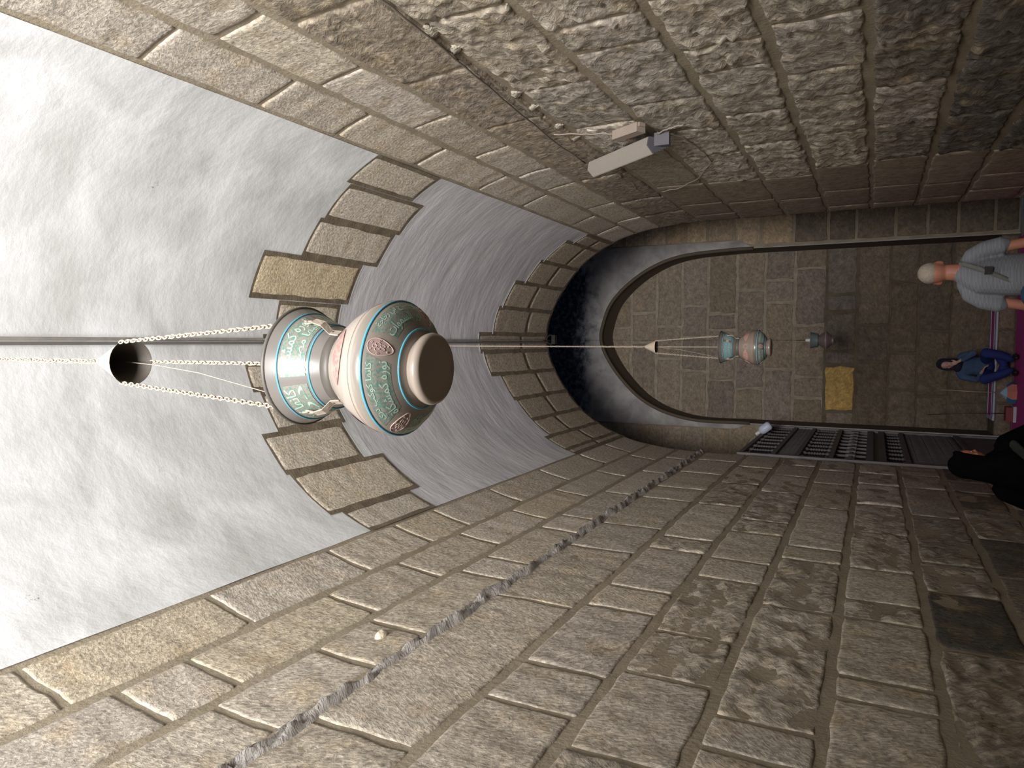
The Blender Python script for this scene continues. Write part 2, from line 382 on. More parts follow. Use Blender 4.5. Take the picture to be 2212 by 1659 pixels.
for i in range(11):
    cs = cuts(Y0, D1, RP.get(i, []))
    for y0, y1 in zip(cs[:-1], cs[1:]):
        if y1 < .2: continue
        ym = (y0+y1)/2; res = .03 if ym < 4.5 else .04 if ym < 7.5 else .07
        col = tint(TAN, .10)
        if i > 6: col = SOOT_SHADE(col, (.45, .75, .9, .9)[i-7])
        if i < 2: mat, kind, rg, pr = (M['pitted'] if i == 0 else M['tooled']), 't', .006, .007
        elif i == 2: mat, kind, rg, pr = M['rough'], 'w', .010, .012; col = tint((.34, .285, .22), .1)
        else: mat, kind, rg, pr = M['rough'], 'r', .022, .004
        if i >= 3 and y0 > 7.4: mat, kind, rg, pr = M['niche'], 't', .003, .008; col = tint((.27, .22, .165), .1)
        if i == 3 and y0 == 6.3: mat, kind, rg, pr = M['niche'], 't', .002, .002; col = (.33, .285, .225)
        stone(vault, wr, RC[i], RC[i+1], y0, y1, mat, col, pr, rg, (.016 if i < 3 else .020) if y0 < 7.4 else .012, res, kind, wob=.008 if i < 3 else .016)
ridge(wr, 10.76, 1.0, 8.2, .02, .022, 31, M['mortar_pale'], -.028)
# pale chips where the ridge has broken off
chip = plain('pale_chip', (.5, .45, .36), .9, bump=.02, scale=60)
for y, dy in ((3.35, .16), (3.62, .1), (4.45, .12), (4.75, .08), (5.25, .12), (5.62, .1)):
    kb = MB().ell((0, 0, 0), (.012, dy*.5, .03), 9, 6)
    P = np.array(kb.V); P[:, 0] += .012*fbm(P[:, 1]*30, P[:, 2]*40, 3); P[:, 2] += .03*fbm(P[:, 1]*20, P[:, 0]*60, 5)
    mesh('chip', P+vault(np.array([10.80-.028*(y-1)]), y, .004)[0], kb.F, chip, wr)

# ------------------------------------------------------------------ vault plaster (ceiling) and the two stone ribs
cl = struct(sheet('ceiling', vault, 5.42, 9.375, Y0, 5.15, .07, .09, M['plaster'], amp=.0035, sc=1.6, base=.002, seed=21))
cl2 = struct(sheet('ceiling', vault, 5.42, 9.375, 5.15, D1, .07, .09, M['plaster2'], amp=.0035, sc=1.6, base=.002, seed=22))
rib1 = [(5.43, 5.70, 4.22, 5.10), (5.74, 6.20, 4.10, 5.27), (6.24, 6.60, 4.07, 5.0), (6.64, 6.98, 4.25, 5.06), (7.02, 7.24, 4.18, 5.0), (7.28, 7.48, 4.42, 5.2), (7.50, 7.78, 4.56, 5.34),
        (7.83, 8.21, 4.22, 5.44), (8.25, 8.59, 4.63, 5.66), (8.63, 8.98, 4.67, 5.72), (9.03, 9.36, 4.61, 5.51)]
t1 = None
def rib_base(name, rects, mat, ext_y=.004):
    V = []; F = []; U = []
    for k, (a0, a1, b0, b1) in enumerate(rects):
        n = max(2, int((a1-a0)/.06)+2); m = 14
        a, b = np.meshgrid(np.linspace(a0-.022, a1+.022, n), np.linspace(b0-ext_y, b1+ext_y, m), indexing='ij'); a = a.ravel(); b = b.ravel()
        P = vault(a, b, .0095+(k % 2)*.0004); o = len(V)
        V += P.tolist(); F += [tuple(i+o for i in f) for f in grid_faces(n, m)]; U += np.stack([a, b], 1).tolist()
    return struct(mesh(name, V, F, mat, uv=U))
t1 = rib_base('trim_1', rib1, M['joint'])
for k, (a0, a1, b0, b1) in enumerate(rib1):
    col = (.60, .50, .34) if k == 7 else tint((.55, .49, .40), .06)
    stone(vault, t1, a0, a1, b0, b1, M['pitted'], col, .014, .003, .003, .03, 't', wob=.006, sag=-.008)
# second plaster bay is darker: it starts right behind rib 1 with a thin white edge
V = []; F = []; U = []
for k, (a0, a1, b0, b1) in enumerate(rib1):
    if k in (0, 1): continue
    a = np.linspace(a0-.02, a1+.02, 8); o = len(V)
    P = np.concatenate([vault(a, b1+.012, .014+0*a), vault(a, b1+.019, .014+0*a)]); V += P.tolist(); F += [tuple(i+o for i in f) for f in grid_faces(2, 8, True)]; U += [(q, b1) for q in a]*2
mesh('plaster_edge', V, F, M['white_edge'], t1, uv=U)
r2s = [5.43, 5.55, 5.87, 6.22, 6.58, 6.97, 7.30, 7.545, 7.92, 8.32, 8.70, 9.13, 9.36]
r2y = [8.35, 8.33, 8.50, 8.50, 8.44, 8.19, 8.12, 8.50, 8.60, 8.90, 9.00, 9.25]
r2m = [9.3, 9.4, 9.22, 9.39, 9.54, 9.40, 9.36, 9.53, 9.40, 9.6, 9.75, 9.8]
rects = [(r2s[i], r2s[i+1], r2y[i], D1) for i in range(12)]
t2 = rib_base('trim_2', rects, M['joint'])
for i in range(12):
    for b0, b1 in ((r2y[i], r2m[i]), (r2m[i], D1+.0)):
        stone(vault, t2, r2s[i], r2s[i+1], b0, b1, M['tooled'], tint((.42, .355, .28), .07), .016, .003, .015, .045, 't', wob=.008, sag=-.006)
V = []; F = []; U = []
for i in range(5, 12):
    a = np.linspace(r2s[i], r2s[i+1], 6); o = len(V)
    P = np.concatenate([vault(a, r2y[i]-.028, .012+0*a), vault(a, r2y[i]-.008, .014+0*a)]); V += P.tolist(); F += [tuple(q+o for q in f) for f in grid_faces(2, 6, True)]; U += [(q, 1) for q in a]*2
mesh('plaster_edge', V, F, M['white_edge'], t2, uv=U)
# end face of the vault towards the crossing, and the wall round it
def end_face(name, Y, mat, ztop, xw, flip=False):
    n = len(PP); V = [(x, Y, z) for x, z in PP]
    for x, z in PP:
        if z < 4.2: V.append((-xw+XC if x < XC else xw+XC, Y, z))
        else:
            t = (x-XC)/HW; V.append((XC+np.clip(t*1.6, -1, 1)*xw, Y, ztop if abs(t) < .8 else z+(ztop-z)*max(0, 1-(abs(t)-.8)/.2)))
    F = [(i, i+1, n+i+1, n+i) for i in range(n-1)]
    if flip: F = [f[::-1] for f in F]
    return struct(mesh(name, V, F, mat, smooth=False, uv=[(v[0], v[2]) for v in V]))
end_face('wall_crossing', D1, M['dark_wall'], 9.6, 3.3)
# ------------------------------------------------------------------ crossing behind the vault: side walls, opening to the sky
def boxo(name, a, b, mat, parent=None, st=True):
    mb = MB().box(a, b); o = mesh(name, mb.V, mb.F, mat, parent, False, uv=[(v[0]+v[1], v[2]+v[1]*.3) for v in mb.V])
    if st: struct(o)
    return o
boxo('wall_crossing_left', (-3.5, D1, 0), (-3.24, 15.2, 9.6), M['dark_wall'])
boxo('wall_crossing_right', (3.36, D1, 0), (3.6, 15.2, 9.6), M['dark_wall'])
mb = MB().box((-3.5, 12.2, 9.6), (3.6, 15.3, 9.8)).box((-3.5, D1, 9.6), (-1.9, 12.2, 9.8)).box((1.9, D1, 9.6), (3.6, 12.2, 9.8))
struct(mesh('ceiling_crossing', mb.V, mb.F, M['dark_wall'], smooth=False, uv=[(v[0], v[1]) for v in mb.V]))

# ------------------------------------------------------------------ back wall with pointed niche
arch = [(-1.54, 4.38), (-1.55, 4.98), (-1.50, 5.39), (-1.37, 5.85), (-1.15, 6.25), (-.86, 6.56), (-.55, 6.82), (-.2, 7.03), (.10, 7.11), (.43, 7.03), (.73, 6.92), (.98, 6.72), (1.16, 6.52), (1.38, 6.22), (1.56, 5.85), (1.66, 5.5), (1.71, 5.1), (1.74, 4.38)]
for _ in range(2):
    q = [arch[0]]
    for a, b_ in zip(arch[:-1], arch[1:]):
        q += [(a[0]*.75+b_[0]*.25, a[1]*.75+b_[1]*.25), (a[0]*.25+b_[0]*.75, a[1]*.25+b_[1]*.75)]
    q.append(arch[-1]); arch = q
AR = [(-1.54, 0), (-1.54, 4.1)]+arch+[(1.74, 4.1), (1.74, 0)]
def annulus(name, Y, inner, outer, mat, parent=None, depth=0, st=False):
    n = len(inner); V = [(x, Y, z) for x, z in inner]+[(x, Y, z) for x, z in outer]
    F = [(i, n+i, n+i+1, i+1) for i in range(n-1)]
    if depth:
        V += [(x, Y+depth, z) for x, z in inner]+[(x, Y+depth, z) for x, z in outer]
        F += [(i, i+1, 2*n+i+1, 2*n+i) for i in range(n-1)]+[(n+i, 3*n+i, 3*n+i+1, n+i+1) for i in range(n-1)]
    o = mesh(name, V, F, mat, parent, False, uv=[(v[0]+v[1]-14, v[2]) for v in V])
    return struct(o) if st else o
out = [((-3.3 if x < .1 else 3.42) if z < 5.6 else .1+np.clip((x-.1)*4, -3.4, 3.32), z if z < 5.6 else 9.6) for x, z in AR]
wb = annulus('wall_back', D2, AR, out, M['mortar'], st=True)
# soffit and reveals of the niche
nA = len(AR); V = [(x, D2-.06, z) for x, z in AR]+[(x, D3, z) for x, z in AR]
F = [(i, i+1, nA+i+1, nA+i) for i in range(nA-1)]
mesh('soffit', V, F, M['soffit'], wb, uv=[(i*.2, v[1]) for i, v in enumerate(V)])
# plaster spandrel standing a little proud, between the two pilaster strips, with a ragged sooty top
xl, xr = -1.66, 1.90
sp_out = []
for x, z in AR:
    if z < 4.2: sp_out.append((x-.02 if x < 0 else x+.02, z))
    elif z < 6.0: sp_out.append((xl if x < 0 else xr, z))
    else: sp_out.append((float(np.clip(.1+(x-.1)*1.9, xl, xr)), 7.45))
annulus('spandrel', D2-.06, AR, sp_out, M['spandrel'], wb, depth=.05)
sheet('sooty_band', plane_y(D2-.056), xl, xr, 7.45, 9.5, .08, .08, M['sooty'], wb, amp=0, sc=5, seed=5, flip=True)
# dark moulding round the arch
mo = MB().tube([(x, D2-.065, z) for x, z in AR[1:-1]], .035, 6); mo.build('arch_moulding', M['soffit'], wb)
# niche wall
wn = struct(sheet('wall_niche', plane_y(D3), -1.75, 1.95, 2.9, 7.4, .12, .12, M['mortar_pale'], amp=.003, sc=4, seed=9, flip=True))
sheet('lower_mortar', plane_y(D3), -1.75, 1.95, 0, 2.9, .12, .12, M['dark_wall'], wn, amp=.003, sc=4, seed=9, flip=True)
NZ = [7.35, 6.77, 6.22, 5.67, 5.13, 4.56, 4.01, 3.46, 2.89, 2.35, 1.80, 1.33, .82, .2]
NX = {1: [.62, -.02], 2: [.32, -.36], 3: [.74, .1, -.62], 4: [.57, .24, -.8], 5: [1.04, .1, -.95], 6: [1.21, .78, -.55], 7: [1.43, .32, -.69, -1.1], 8: [.9, .57, -.17, -.45, -1.35], 9: [.32, -.38], 10: [1.1, -.2, -.9], 11: [.2, -1.0], 12: [.9, -.5, -1.1]}
NZ = [2.05+(z-2.05)*.98 for z in NZ]; NX = {k: [x*.98 for x in v] for k, v in NX.items()}
for i in range(13):
    z1, z0 = NZ[i], NZ[i+1]
    cs = [-1.62]+sorted(NX.get(i, [.3]))+[1.82]
    for a0, a1 in zip(cs[:-1], cs[1:]):
        zt = z1
        # the arch cuts off the upper courses: keep only blocks that show
        xm = min(abs(a0-.1), abs(a1-.1)) if (a0-.1)*(a1-.1) > 0 else 0
        if i < 3 and xm > (1.0, 1.3, 1.6)[i]: continue
        yel = i == 8 and abs(a0+1.323) < .01
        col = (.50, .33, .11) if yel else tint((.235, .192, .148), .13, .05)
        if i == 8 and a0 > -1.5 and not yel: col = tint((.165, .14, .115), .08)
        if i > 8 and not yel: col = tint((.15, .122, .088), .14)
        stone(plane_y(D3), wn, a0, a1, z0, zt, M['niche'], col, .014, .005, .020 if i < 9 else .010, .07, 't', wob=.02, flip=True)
# strips of dressed blocks either side of the niche
SZ = [6.9, 6.62, 6.19, 5.76, 5.38, 4.96, 4.47, 3.97, 3.41, 2.83, 2.38, 1.77, 1.29, .85, .34, 0]
for z1, z0 in zip(SZ[:-1], SZ[1:]):
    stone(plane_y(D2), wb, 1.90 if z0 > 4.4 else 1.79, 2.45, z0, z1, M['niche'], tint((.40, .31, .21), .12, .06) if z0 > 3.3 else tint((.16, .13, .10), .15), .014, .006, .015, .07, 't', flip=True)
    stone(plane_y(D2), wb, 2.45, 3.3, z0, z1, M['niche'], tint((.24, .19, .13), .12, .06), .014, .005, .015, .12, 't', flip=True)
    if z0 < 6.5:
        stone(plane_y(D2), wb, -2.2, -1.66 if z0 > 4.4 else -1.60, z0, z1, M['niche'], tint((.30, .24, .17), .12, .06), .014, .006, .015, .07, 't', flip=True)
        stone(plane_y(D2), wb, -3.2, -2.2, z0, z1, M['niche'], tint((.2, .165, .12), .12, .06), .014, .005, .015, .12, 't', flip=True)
# step across the niche, with its strip of carpet
st_ = boxo('trim_3', (-1.54, D2+.0, 0), (1.74, D3, .245), M['dark_wall'])
for a0, a1 in ((-1.54, -1.0), (-1.0, -.35), (-.35, .2), (.2, .75), (.75, 1.25), (1.25, 1.74)):
    stone(plane_y(D2), st_, a0, a1, 0, .25, M['niche'], tint((.2, .155, .115), .15), .02, .008, .006, .05, 't', flip=True)
stc = thing('step_carpet', 'magenta runner with white and blue edging laid on the niche step', 'carpet', (0, 14.4, .25))
red = M['carpet']; whi = plain('carpet_white', (.48, .50, .60), .9); blu = plain('carpet_blue', (.16, .13, .30), .9)
def slab(nm, x0, x1, y0, y1, z0, z1, mat, par): MB_ = MB().box((x0, y0, z0), (x1, y1, z1)); o = mesh(nm, MB_.V, MB_.F, mat, par, False, uv=[(v[0], v[1]) for v in MB_.V]); return o
slab('pile', -1.25, 1.65, 14.02, 14.62, .246, .262, red, stc)
slab('border', -1.25, 1.65, 13.99, 14.06, .246, .270, whi, stc); slab('border', -1.25, 1.65, 14.10, 14.14, .255, .268, blu, stc)
slab('border', -1.25, 1.65, 14.20, 14.26, .255, .268, whi, stc); slab('border', -1.25, 1.65, 14.6, 14.66, .255, .270, whi, stc)
slab('border', -1.30, -1.24, 14.0, 14.65, .246, .272, whi, stc)
# unseen wall added behind the camera to shade the lower courses, the vault open to the courtyard above it
mb = MB().box((-1.6, -.98, 0), (1.72, -.75, 3.2))
struct(mesh('wall_front', mb.V, mb.F, M['mortar'], smooth=False, uv=[(v[0], v[2]) for v in mb.V]))

# ------------------------------------------------------------------ crown conduit
pipe_m = plain('conduit_grey', (.24, .22, .20), .6, var=.4, scale=12)
cz = 6.628
cd = thing('conduit', 'thin dark conduit running along the crown of the vault', 'pipe', (XC, 0, cz))
MB().tube([(XC-.045, y, cz+.012*math.sin(y*2)) for y in np.linspace(-1, 10.3, 40)], .011, 8).build('pipe', pipe_m, cd)
MB().box((XC-.085, -1, cz), (XC-.065, 10.2, cz+.03)).build('batten', plain('dark_batten', (.13, .12, .11), .8), cd, False)
hk = thing('ceiling_hook', 'black iron ring hook at the crown of the far stone rib', 'hook', (.03, 10.25, 6.62))
blk = plain('black_iron', (.02, .02, .02), .5, .6)
MB().tube([(.03+.07*math.cos(a), 10.22, 6.58+.07*math.sin(a)) for a in np.linspace(0, 2*math.pi, 20)[:-1]], .016, 8, closed=True).build('ring', blk, hk)
MB().tube([(.03, 10.22, 6.65), (.03, 10.22, 6.72)], .02, 8).build('shank', blk, hk)
MB().box((-.04, 10.2, 6.5), (.1, 10.29, 6.56)).build('clamp', blk, hk, False)

# ------------------------------------------------------------------ Arabic lettering (presentation forms, set right to left)
AB = {'ا': 0xFE8D, 'ل': 0xFEDD, 'م': 0xFEE1, 'ص': 0xFEB9, 'ب': 0xFE8F, 'ح': 0xFEA1, 'ف': 0xFED1, 'ي': 0xFEF1, 'ز': 0xFEAF, 'ج': 0xFE9D, 'ة': 0xFE93, 'ن': 0xFEE5, 'و': 0xFEED, 'ر': 0xFEAD, 'ه': 0xFEE9, 'ك': 0xFED9, 'ش': 0xFEB5, 'ث': 0xFE99, 'س': 0xFEB1, 'ت': 0xFE95, 'ض': 0xFEBD, 'د': 0xFEA9}
NOJ = set('ازةورد')
def shape(t):
    out = []
    for i, c in enumerate(t):
        if c not in AB: out.append(c); continue
        pj = i > 0 and t[i-1] in AB and t[i-1] not in NOJ
        nj = i < len(t)-1 and t[i+1] in AB and c not in NOJ
        out.append(chr(AB[c]+({(0, 0): 0, (1, 0): 1, (0, 1): 2, (1, 1): 3}[(int(pj), int(nj))])))
    return ''.join(reversed(out))
TXT = {}
def text_mesh(t):
    if t in TXT: return TXT[t]
    c = bpy.data.curves.new('lettering', 'FONT'); c.body = shape(t); c.resolution_u = 2; c.offset = .012
    o = bpy.data.objects.new('lettering', c); COL.objects.link(o)
    dg = bpy.context.evaluated_depsgraph_get(); dg.update(); me = o.evaluated_get(dg).to_mesh()
    V = np.array([v.co[:] for v in me.vertices]); F = [tuple(p.vertices) for p in me.polygons]
    bpy.data.objects.remove(o); bpy.data.curves.remove(c)
    V[:, :2] -= V[:, :2].min(0); TXT[t] = (V, F); return TXT[t]

# ------------------------------------------------------------------ mosque lamps
def ceramic(name, c1, c2, sc=6):
    m, nt, b, N, L = nodes(name)
    b.inputs['Roughness'].default_value = .32; b.inputs['Coat Weight'].default_value = .7; b.inputs['Coat Roughness'].default_value = .07
    tc = N('ShaderNodeTexCoord'); n = N('ShaderNodeTexNoise'); n.inputs['Scale'].default_value = sc; n.inputs['Detail'].default_value = 6; L(tc.outputs['Object'], n.inputs['Vector'])
    mx = N('ShaderNodeMix'); mx.data_type = 'RGBA'; mx.inputs[6].default_value = c1+(1,); mx.inputs[7].default_value = c2+(1,); L(n.outputs[0], mx.inputs[0]); L(mx.outputs[2], b.inputs['Base Color'])
    return m
def speckle(name, c1, c2, sc=170):
    m, nt, b, N, L = nodes(name)
    b.inputs['Roughness'].default_value = .35; b.inputs['Coat Weight'].default_value = .5
    tc = N('ShaderNodeTexCoord'); n = N('ShaderNodeTexNoise'); n.inputs['Scale'].default_value = sc; n.inputs['Detail'].default_value = 2; L(tc.outputs['Object'], n.inputs['Vector'])
    r = N('ShaderNodeMapRange'); r.inputs[1].default_value = .42; r.inputs[2].default_value = .54; L(n.outputs[0], r.inputs[0])
    mx = N('ShaderNodeMix'); mx.data_type = 'RGBA'; mx.inputs[6].default_value = c1+(1,); mx.inputs[7].default_value = c2+(1,); L(r.outputs[0], mx.inputs[0]); L(mx.outputs[2], b.inputs['Base Color'])
    return m
CER = ceramic('glazed_body', (.27, .235, .20), (.34, .30, .26)); SHO = ceramic('glazed_shoulder', (.40, .335, .285), (.47, .395, .335))
COLR = ceramic('glazed_collar', (.19, .177, .165), (.235, .215, .20))
BLU = plain('blue_enamel', (.10, .46, .66), .3, coat=.5); MINT = plain('mint_enamel', (.42, .60, .50), .35, coat=.4)
TEAL = speckle('teal_ground', (.13, .27, .22), (.30, .275, .24)); PINK = speckle('pink_flowers', (.50, .20, .18), (.46, .33, .28), 90)
ROSE = plain('rose_enamel', (.60, .44, .40), .35, coat=.4); ROSED = plain('rose_ground', (.37, .27, .245), .4, coat=.4)
GRY = plain('dull_metal', (.14, .13, .115), .55, .4, var=.2); SHK = plain('clay_shackle', (.44, .38, .31), .8, bump=.003, scale=60)
ROPE = plain('dusty_chain', (.43, .36, .28), .75, var=.2, scale=80); CONE = plain('cone_cream', (.52, .43, .34), .7); CONE_IN = plain('cone_inside', (.10, .085, .07), .6, var=.4, scale=10)
def link_me():
    n = 12; pts = []
    for k in range(n):
        a = 2*math.pi*k/n; pts.append((.0052*math.sin(a)*(1+.1), .0, .0105*math.cos(a)))
    mb = MB().tube(pts, .0024, 6, closed=True); me = bpy.data.meshes.new('chain_link'); me.from_pydata([tuple(v) for v in mb.V], [], mb.F)
    me.polygons.foreach_set('use_smooth', [True]*len(me.polygons)); me.materials.append(ROPE); me.update(); return me, mb
LINK, LINKMB = link_me()
def chain(parent, p, q, single, sag=0, big=1.0):
    p = Vector(p); q = Vector(q); d = q-p; L_ = d.length; pitch = .0155*big; n = max(2, int(L_/pitch))
    joined = MB()
    for k in range(n):
        t = (k+.5)/n; c = p+d*t+Vector((0, 0, -sag*4*t*(1-t)))
        rot = d.to_track_quat('Z', 'Y').to_matrix().to_4x4() @ Matrix.Rotation(R(90*(k % 2)+35+random.uniform(-15, 15)), 4, 'Z') @ Matrix.Rotation(R(random.uniform(-8, 8)), 4, 'X')
        m = Matrix.Translation(c) @ rot @ Matrix.Scale(big, 4)
        if single: link_mesh('chain_link', LINK, parent, m)
        else: joined.add([m @ Vector(v) for v in LINKMB.V], LINKMB.F)
    if not single: joined.build('chain', ROPE, parent)
FAR = dict(c=ceramic('far_body', (.15, .125, .10), (.20, .165, .135)), s=ceramic('far_shoulder', (.24, .185, .15), (.29, .225, .185)), k=ceramic('far_collar', (.13, .115, .10), (.17, .15, .13)))
def lantern(x, y, zr, label, rs=1., zs=1., near=False, apex=.8, mouth=.67, top=3., cone_r=.07, base_rot=0, text=True, phi0=0):
    """zr: rim height; body hangs below it.  rs, zs: radius and height factors"""
    T = thing('mosque_lamp', label, 'lamp', (x, y, zr), 'hanging mosque lamps')
    C = Vector((x, y, zr))
    def P(l): return [(r*rs, z*zs) for r, z in l]
    col = P([(.158, .004), (.161, 0), (.158, -.006), (.146, -.03), (.128, -.075), (.112, -.12), (.098, -.155), (.094, -.165)])
    colin = P([(.090, -.16), (.108, -.12), (.123, -.075), (.141, -.03), (.153, 0), (.158, .004)])
    sho = P([(.095, -.178), (.103, -.19), (.125, -.222), (.147, -.262), (.164, -.305), (.170, -.328)])
    bod = P([(.170, -.328), (.1735, -.342), (.1725, -.355), (.166, -.372), (.150, -.394), (.128, -.412), (.10, -.428), (.078, -.436)])
    foot = P([(.078, -.434), (.079, -.442), (.088, -.452), (.0905, -.462), (.088, -.472), (.080, -.478), (.060, -.476), (.0, -.474)])
    def L_(nm, pr, m, par=T): return MB().lathe(pr, C, 64).build(nm, m, par)
    CER_, SHO_, COLR_ = (CER, SHO, COLR) if near else (FAR['c'], FAR['s'], FAR['k'])
    o_col = L_('collar', col[1:], COLR_); L_('collar_lining', colin, GRY, o_col)
    L_('rim', P([(.153, 0), (.155, .006), (.161, .006), (.1635, 0), (.161, -.006), (.155, -.006), (.153, 0)]), GRY)
    o_sho = L_('shoulder', sho, SHO_); o_bod = L_('bowl', bod, CER_); L_('foot', foot, SHO_)
    L_('clamp_band', P([(.094, -.152), (.101, -.154), (.1005, -.184), (.094, -.186)]), GRY)
    full = col+P([(.095, -.178)])+sho[1:]+bod[1:]
    zz = np.array([q[1] for q in full])[::-1]; rr = np.array([q[0] for q in full])[::-1]
    def wrap(V, phi, z, w=None, off=.0012):
        V = np.asarray(V, float); zc = z*zs+V[:, 1]; r = np.interp(zc, zz, rr)+off
        rc = np.interp(z*zs, zz, rr); a = R(phi)+V[:, 0]/rc
        return np.stack([C.x+r*np.sin(a), C.y-r*np.cos(a), C.z+zc], -1)
    def ring(z, th, par):
        r = np.interp(z*zs, zz, rr)
        MB().tube([C+Vector(((r+.0004)*math.sin(a), -(r+.0004)*math.cos(a), z*zs)) for a in np.linspace(0, 2*math.pi, 73)[:-1]], th, 6, closed=True).build('blue_ring', BLU, par)
    ring(-.036, .0026, o_col); ring(-.122, .0026, o_col); ring(-.362, .0034, o_bod); ring(-.428, .0026, o_bod)
    def patch(nm, phi, z, w, h, mat, par, off=.0007, taper=0, shape_=None):
        n, m = 26, 15; V = []
        for i in range(n):
            for j in range(m):
                u = i/(n-1)*2-1; v = j/(m-1)*2-1
                V.append((u*w/2*(1+taper*v), v*h/2*(1 if not shape_ else (1-abs(u)**shape_))))
        return mesh(nm, wrap(V, phi, z, off=off), grid_faces(n, m, True), mat, par)
    def flat(nm, pts, phi, z, th, mat, par, closed=True, off=.0012):
        W = wrap(pts, phi, z, off=off); return MB().tube([Vector(p) for p in W], th, 5, closed=closed).build(nm, mat, par)
    def medallion(phi, z, r, par):
        n = 24; V = [(0, 0)]+[(r*math.cos(2*math.pi*k/n), r*math.sin(2*math.pi*k/n)) for k in range(n)]
        d = mesh('medallion', wrap(V, phi, z, off=.0011), [(0, 1+k, 1+(k+1) % n) for k in range(n)], ROSED, par)
        flat('medallion_ring', V[1:], phi, z, .0013*rs, ROSE, d)
        mb = MB()
        for k in range(5):
            a = 2*math.pi*k/5+.3; pts = [(math.cos(a)*r*.34+math.cos(b)*r*.2, math.sin(a)*r*.34+math.sin(b)*r*.2) for b in np.linspace(0, 2*math.pi, 9)[:-1]]
            mb.tube([Vector(p) for p in wrap(pts, phi, z, off=.0016)], .0008, 4, closed=True)
        for k in range(6):
            a = 2*math.pi*k/6; pts = [(math.cos(a)*r*.78+math.cos(b)*r*.09, math.sin(a)*r*.78+math.sin(b)*r*.09) for b in np.linspace(0, 2*math.pi, 7)[:-1]]
            mb.tube([Vector(p) for p in wrap(pts, phi, z, off=.0016)], .0008, 4, closed=True)
        mb.build('flower', ROSE, d)
    def write(t, phi, z, w, h, mat, par, off=.0018):
        V, F = text_mesh(t); V = V.copy(); e = V[:, :2].max(0)
        V[:, 0] = (V[:, 0]/e[0]-.5)*w; V[:, 1] = (V[:, 1]/e[1]-.5)*h
        W = wrap(V, phi, z, off=off); W2 = wrap(V, phi, z, off=.0006); n = len(W)
        mesh('lettering', np.concatenate([W]), F, mat, par, False)
    LM = MINT if near else BLU
    mid = [phi0+90*k for k in range(4)]
    # collar: two lines of script in four panels
    lines = [('نوره كمشكاة', 'فيها مصباح'), ('المصباح في', 'زجاجة الزجاجة'), ('الله نور', 'السموات'), ('كانها كوكب', 'دري')]
    for k in range(4):
        ph = phi0+(8 if near else -20)+90*k+(0 if near else 0)
        pw = .128*1.38*rs
        pt = patch('script_panel', ph, -.079, pw, .070*zs, TEAL, o_col, off=.0012)
        write(lines[k % 4][0], ph, -.064, pw*.94, .038*zs, LM, pt); write(lines[k % 4][1], ph, -.098, pw*.90, .034*zs, LM, pt)
        if not near: medallion(ph+45, -.079, .013, o_col)
    # bowl below the ring: panels between medallions
    bl = [('يوقد من شجرة', 'مباركة'), ('زيتونة لا', 'شرقية'), ('ولا غربية', 'يكاد'), ('زيتها يضي', 'نور')]
    for k in range(4):
        pt = patch('script_panel', mid[k]-43, -.396, .165*rs, .044*zs, TEAL, o_bod, taper=.12)
        write('المصباح في زجاجة' if k % 2 else 'كانها كوكب دري', mid[k]-43, -.384, .155*rs, .020*zs, LM if near else MINT, pt)
        write('نور السموات' if k % 2 else 'نوره كمشكاة', mid[k]-43, -.408, .14*rs, .020*zs, LM if near else MINT, pt)
        medallion(mid[k], -.396, .0205*rs, o_bod)
        patch('flower_spray', mid[k]+(-8 if near else -40), -.255, .15*rs, .050*zs, PINK, o_sho, off=.0022, shape_=2.2)
        if not near:
            mb = MB()
            for q in range(12):
                a = 2*math.pi*q/12; pts = [(math.cos(a)*.022+math.cos(b)*.008, math.sin(a)*.022+math.sin(b)*.008) for b in np.linspace(0, 2*math.pi, 8)[:-1]]
                mb.tube([Vector(p) for p in wrap(pts, mid[k], -.258, off=.0012)], .0012, 4, closed=True)
            mb.build('rosette', ROSE, o_sho)
    flat('shoulder_line', [(r_, 0) for r_ in np.linspace(-.5, .5, 60)], 0, -.315, .0006, ROSE, o_sho, closed=False)
    # three brackets, lugs and chains
    A = Vector((x, y, zr+apex)); Mz = zr+mouth
    for ang in (base_rot-62, base_rot+62, base_rot+180):
        a = R(ang); d = Vector((math.sin(a), -math.cos(a), 0)); t = Vector((math.cos(a), math.sin(a), 0))
        B0 = C+d*.099*rs+Vector((0, 0, -.168*zs))
        pr = [(.0, -.012), (.003, .02), (.028, .038), (.036, .068), (.033, .078)]
        V = []; F = []
        for q, (o1, z1) in enumerate(pr):
            wd = (.013, .012, .014, .012, .006)[q]
            for s1, s2 in ((-1, 0), (1, 0), (1, 1), (-1, 1)):
                V.append(B0+d*(o1*1.0+s2*.0035)+t*s1*wd*.8+Vector((0, 0, z1*zs)))
        for q in range(len(pr)-1):
            for k in range(4): F.append((q*4+k, q*4+(k+1) % 4, q*4+4+(k+1) % 4, q*4+4+k))
        F += [(3, 2, 1, 0), tuple(16+i for i in range(4))]
        br = mesh('bracket', V, F, SHK, T, False)
        MB().ell(B0+d*.006+Vector((0, 0, .014*zs)), (.003, .003, .003), 8, 6).build('rivet', GRY, br)
        end = B0+d*.034+Vector((0, 0, .078*zs)); sh = end+(Vector((0, 0, .02)))
        MB().tube([end+t*.006*math.cos(b)+Vector((0, 0, .011+.011*math.sin(b))) for b in np.linspace(0, 2*math.pi, 12)[:-1]], .003, 6, closed=True).build('shackle', SHK, T)
        pm = A+Vector((0, 0, 0))+d*cone_r*1.02; pm.z = Mz
        chain(T, pm, sh, near)
    # suspension cone
    cn = MB().lathe([(.006, apex), (.014, apex-.004), (cone_r, mouth), (cone_r+.002, mouth-.004)], C, 32).build('suspension_cone', CONE, T)
    MB().lathe([(cone_r+.002, mouth-.004), (cone_r-.003, mouth), (.012, apex-.012)], C, 32).build('cone_lining', CONE_IN, cn)
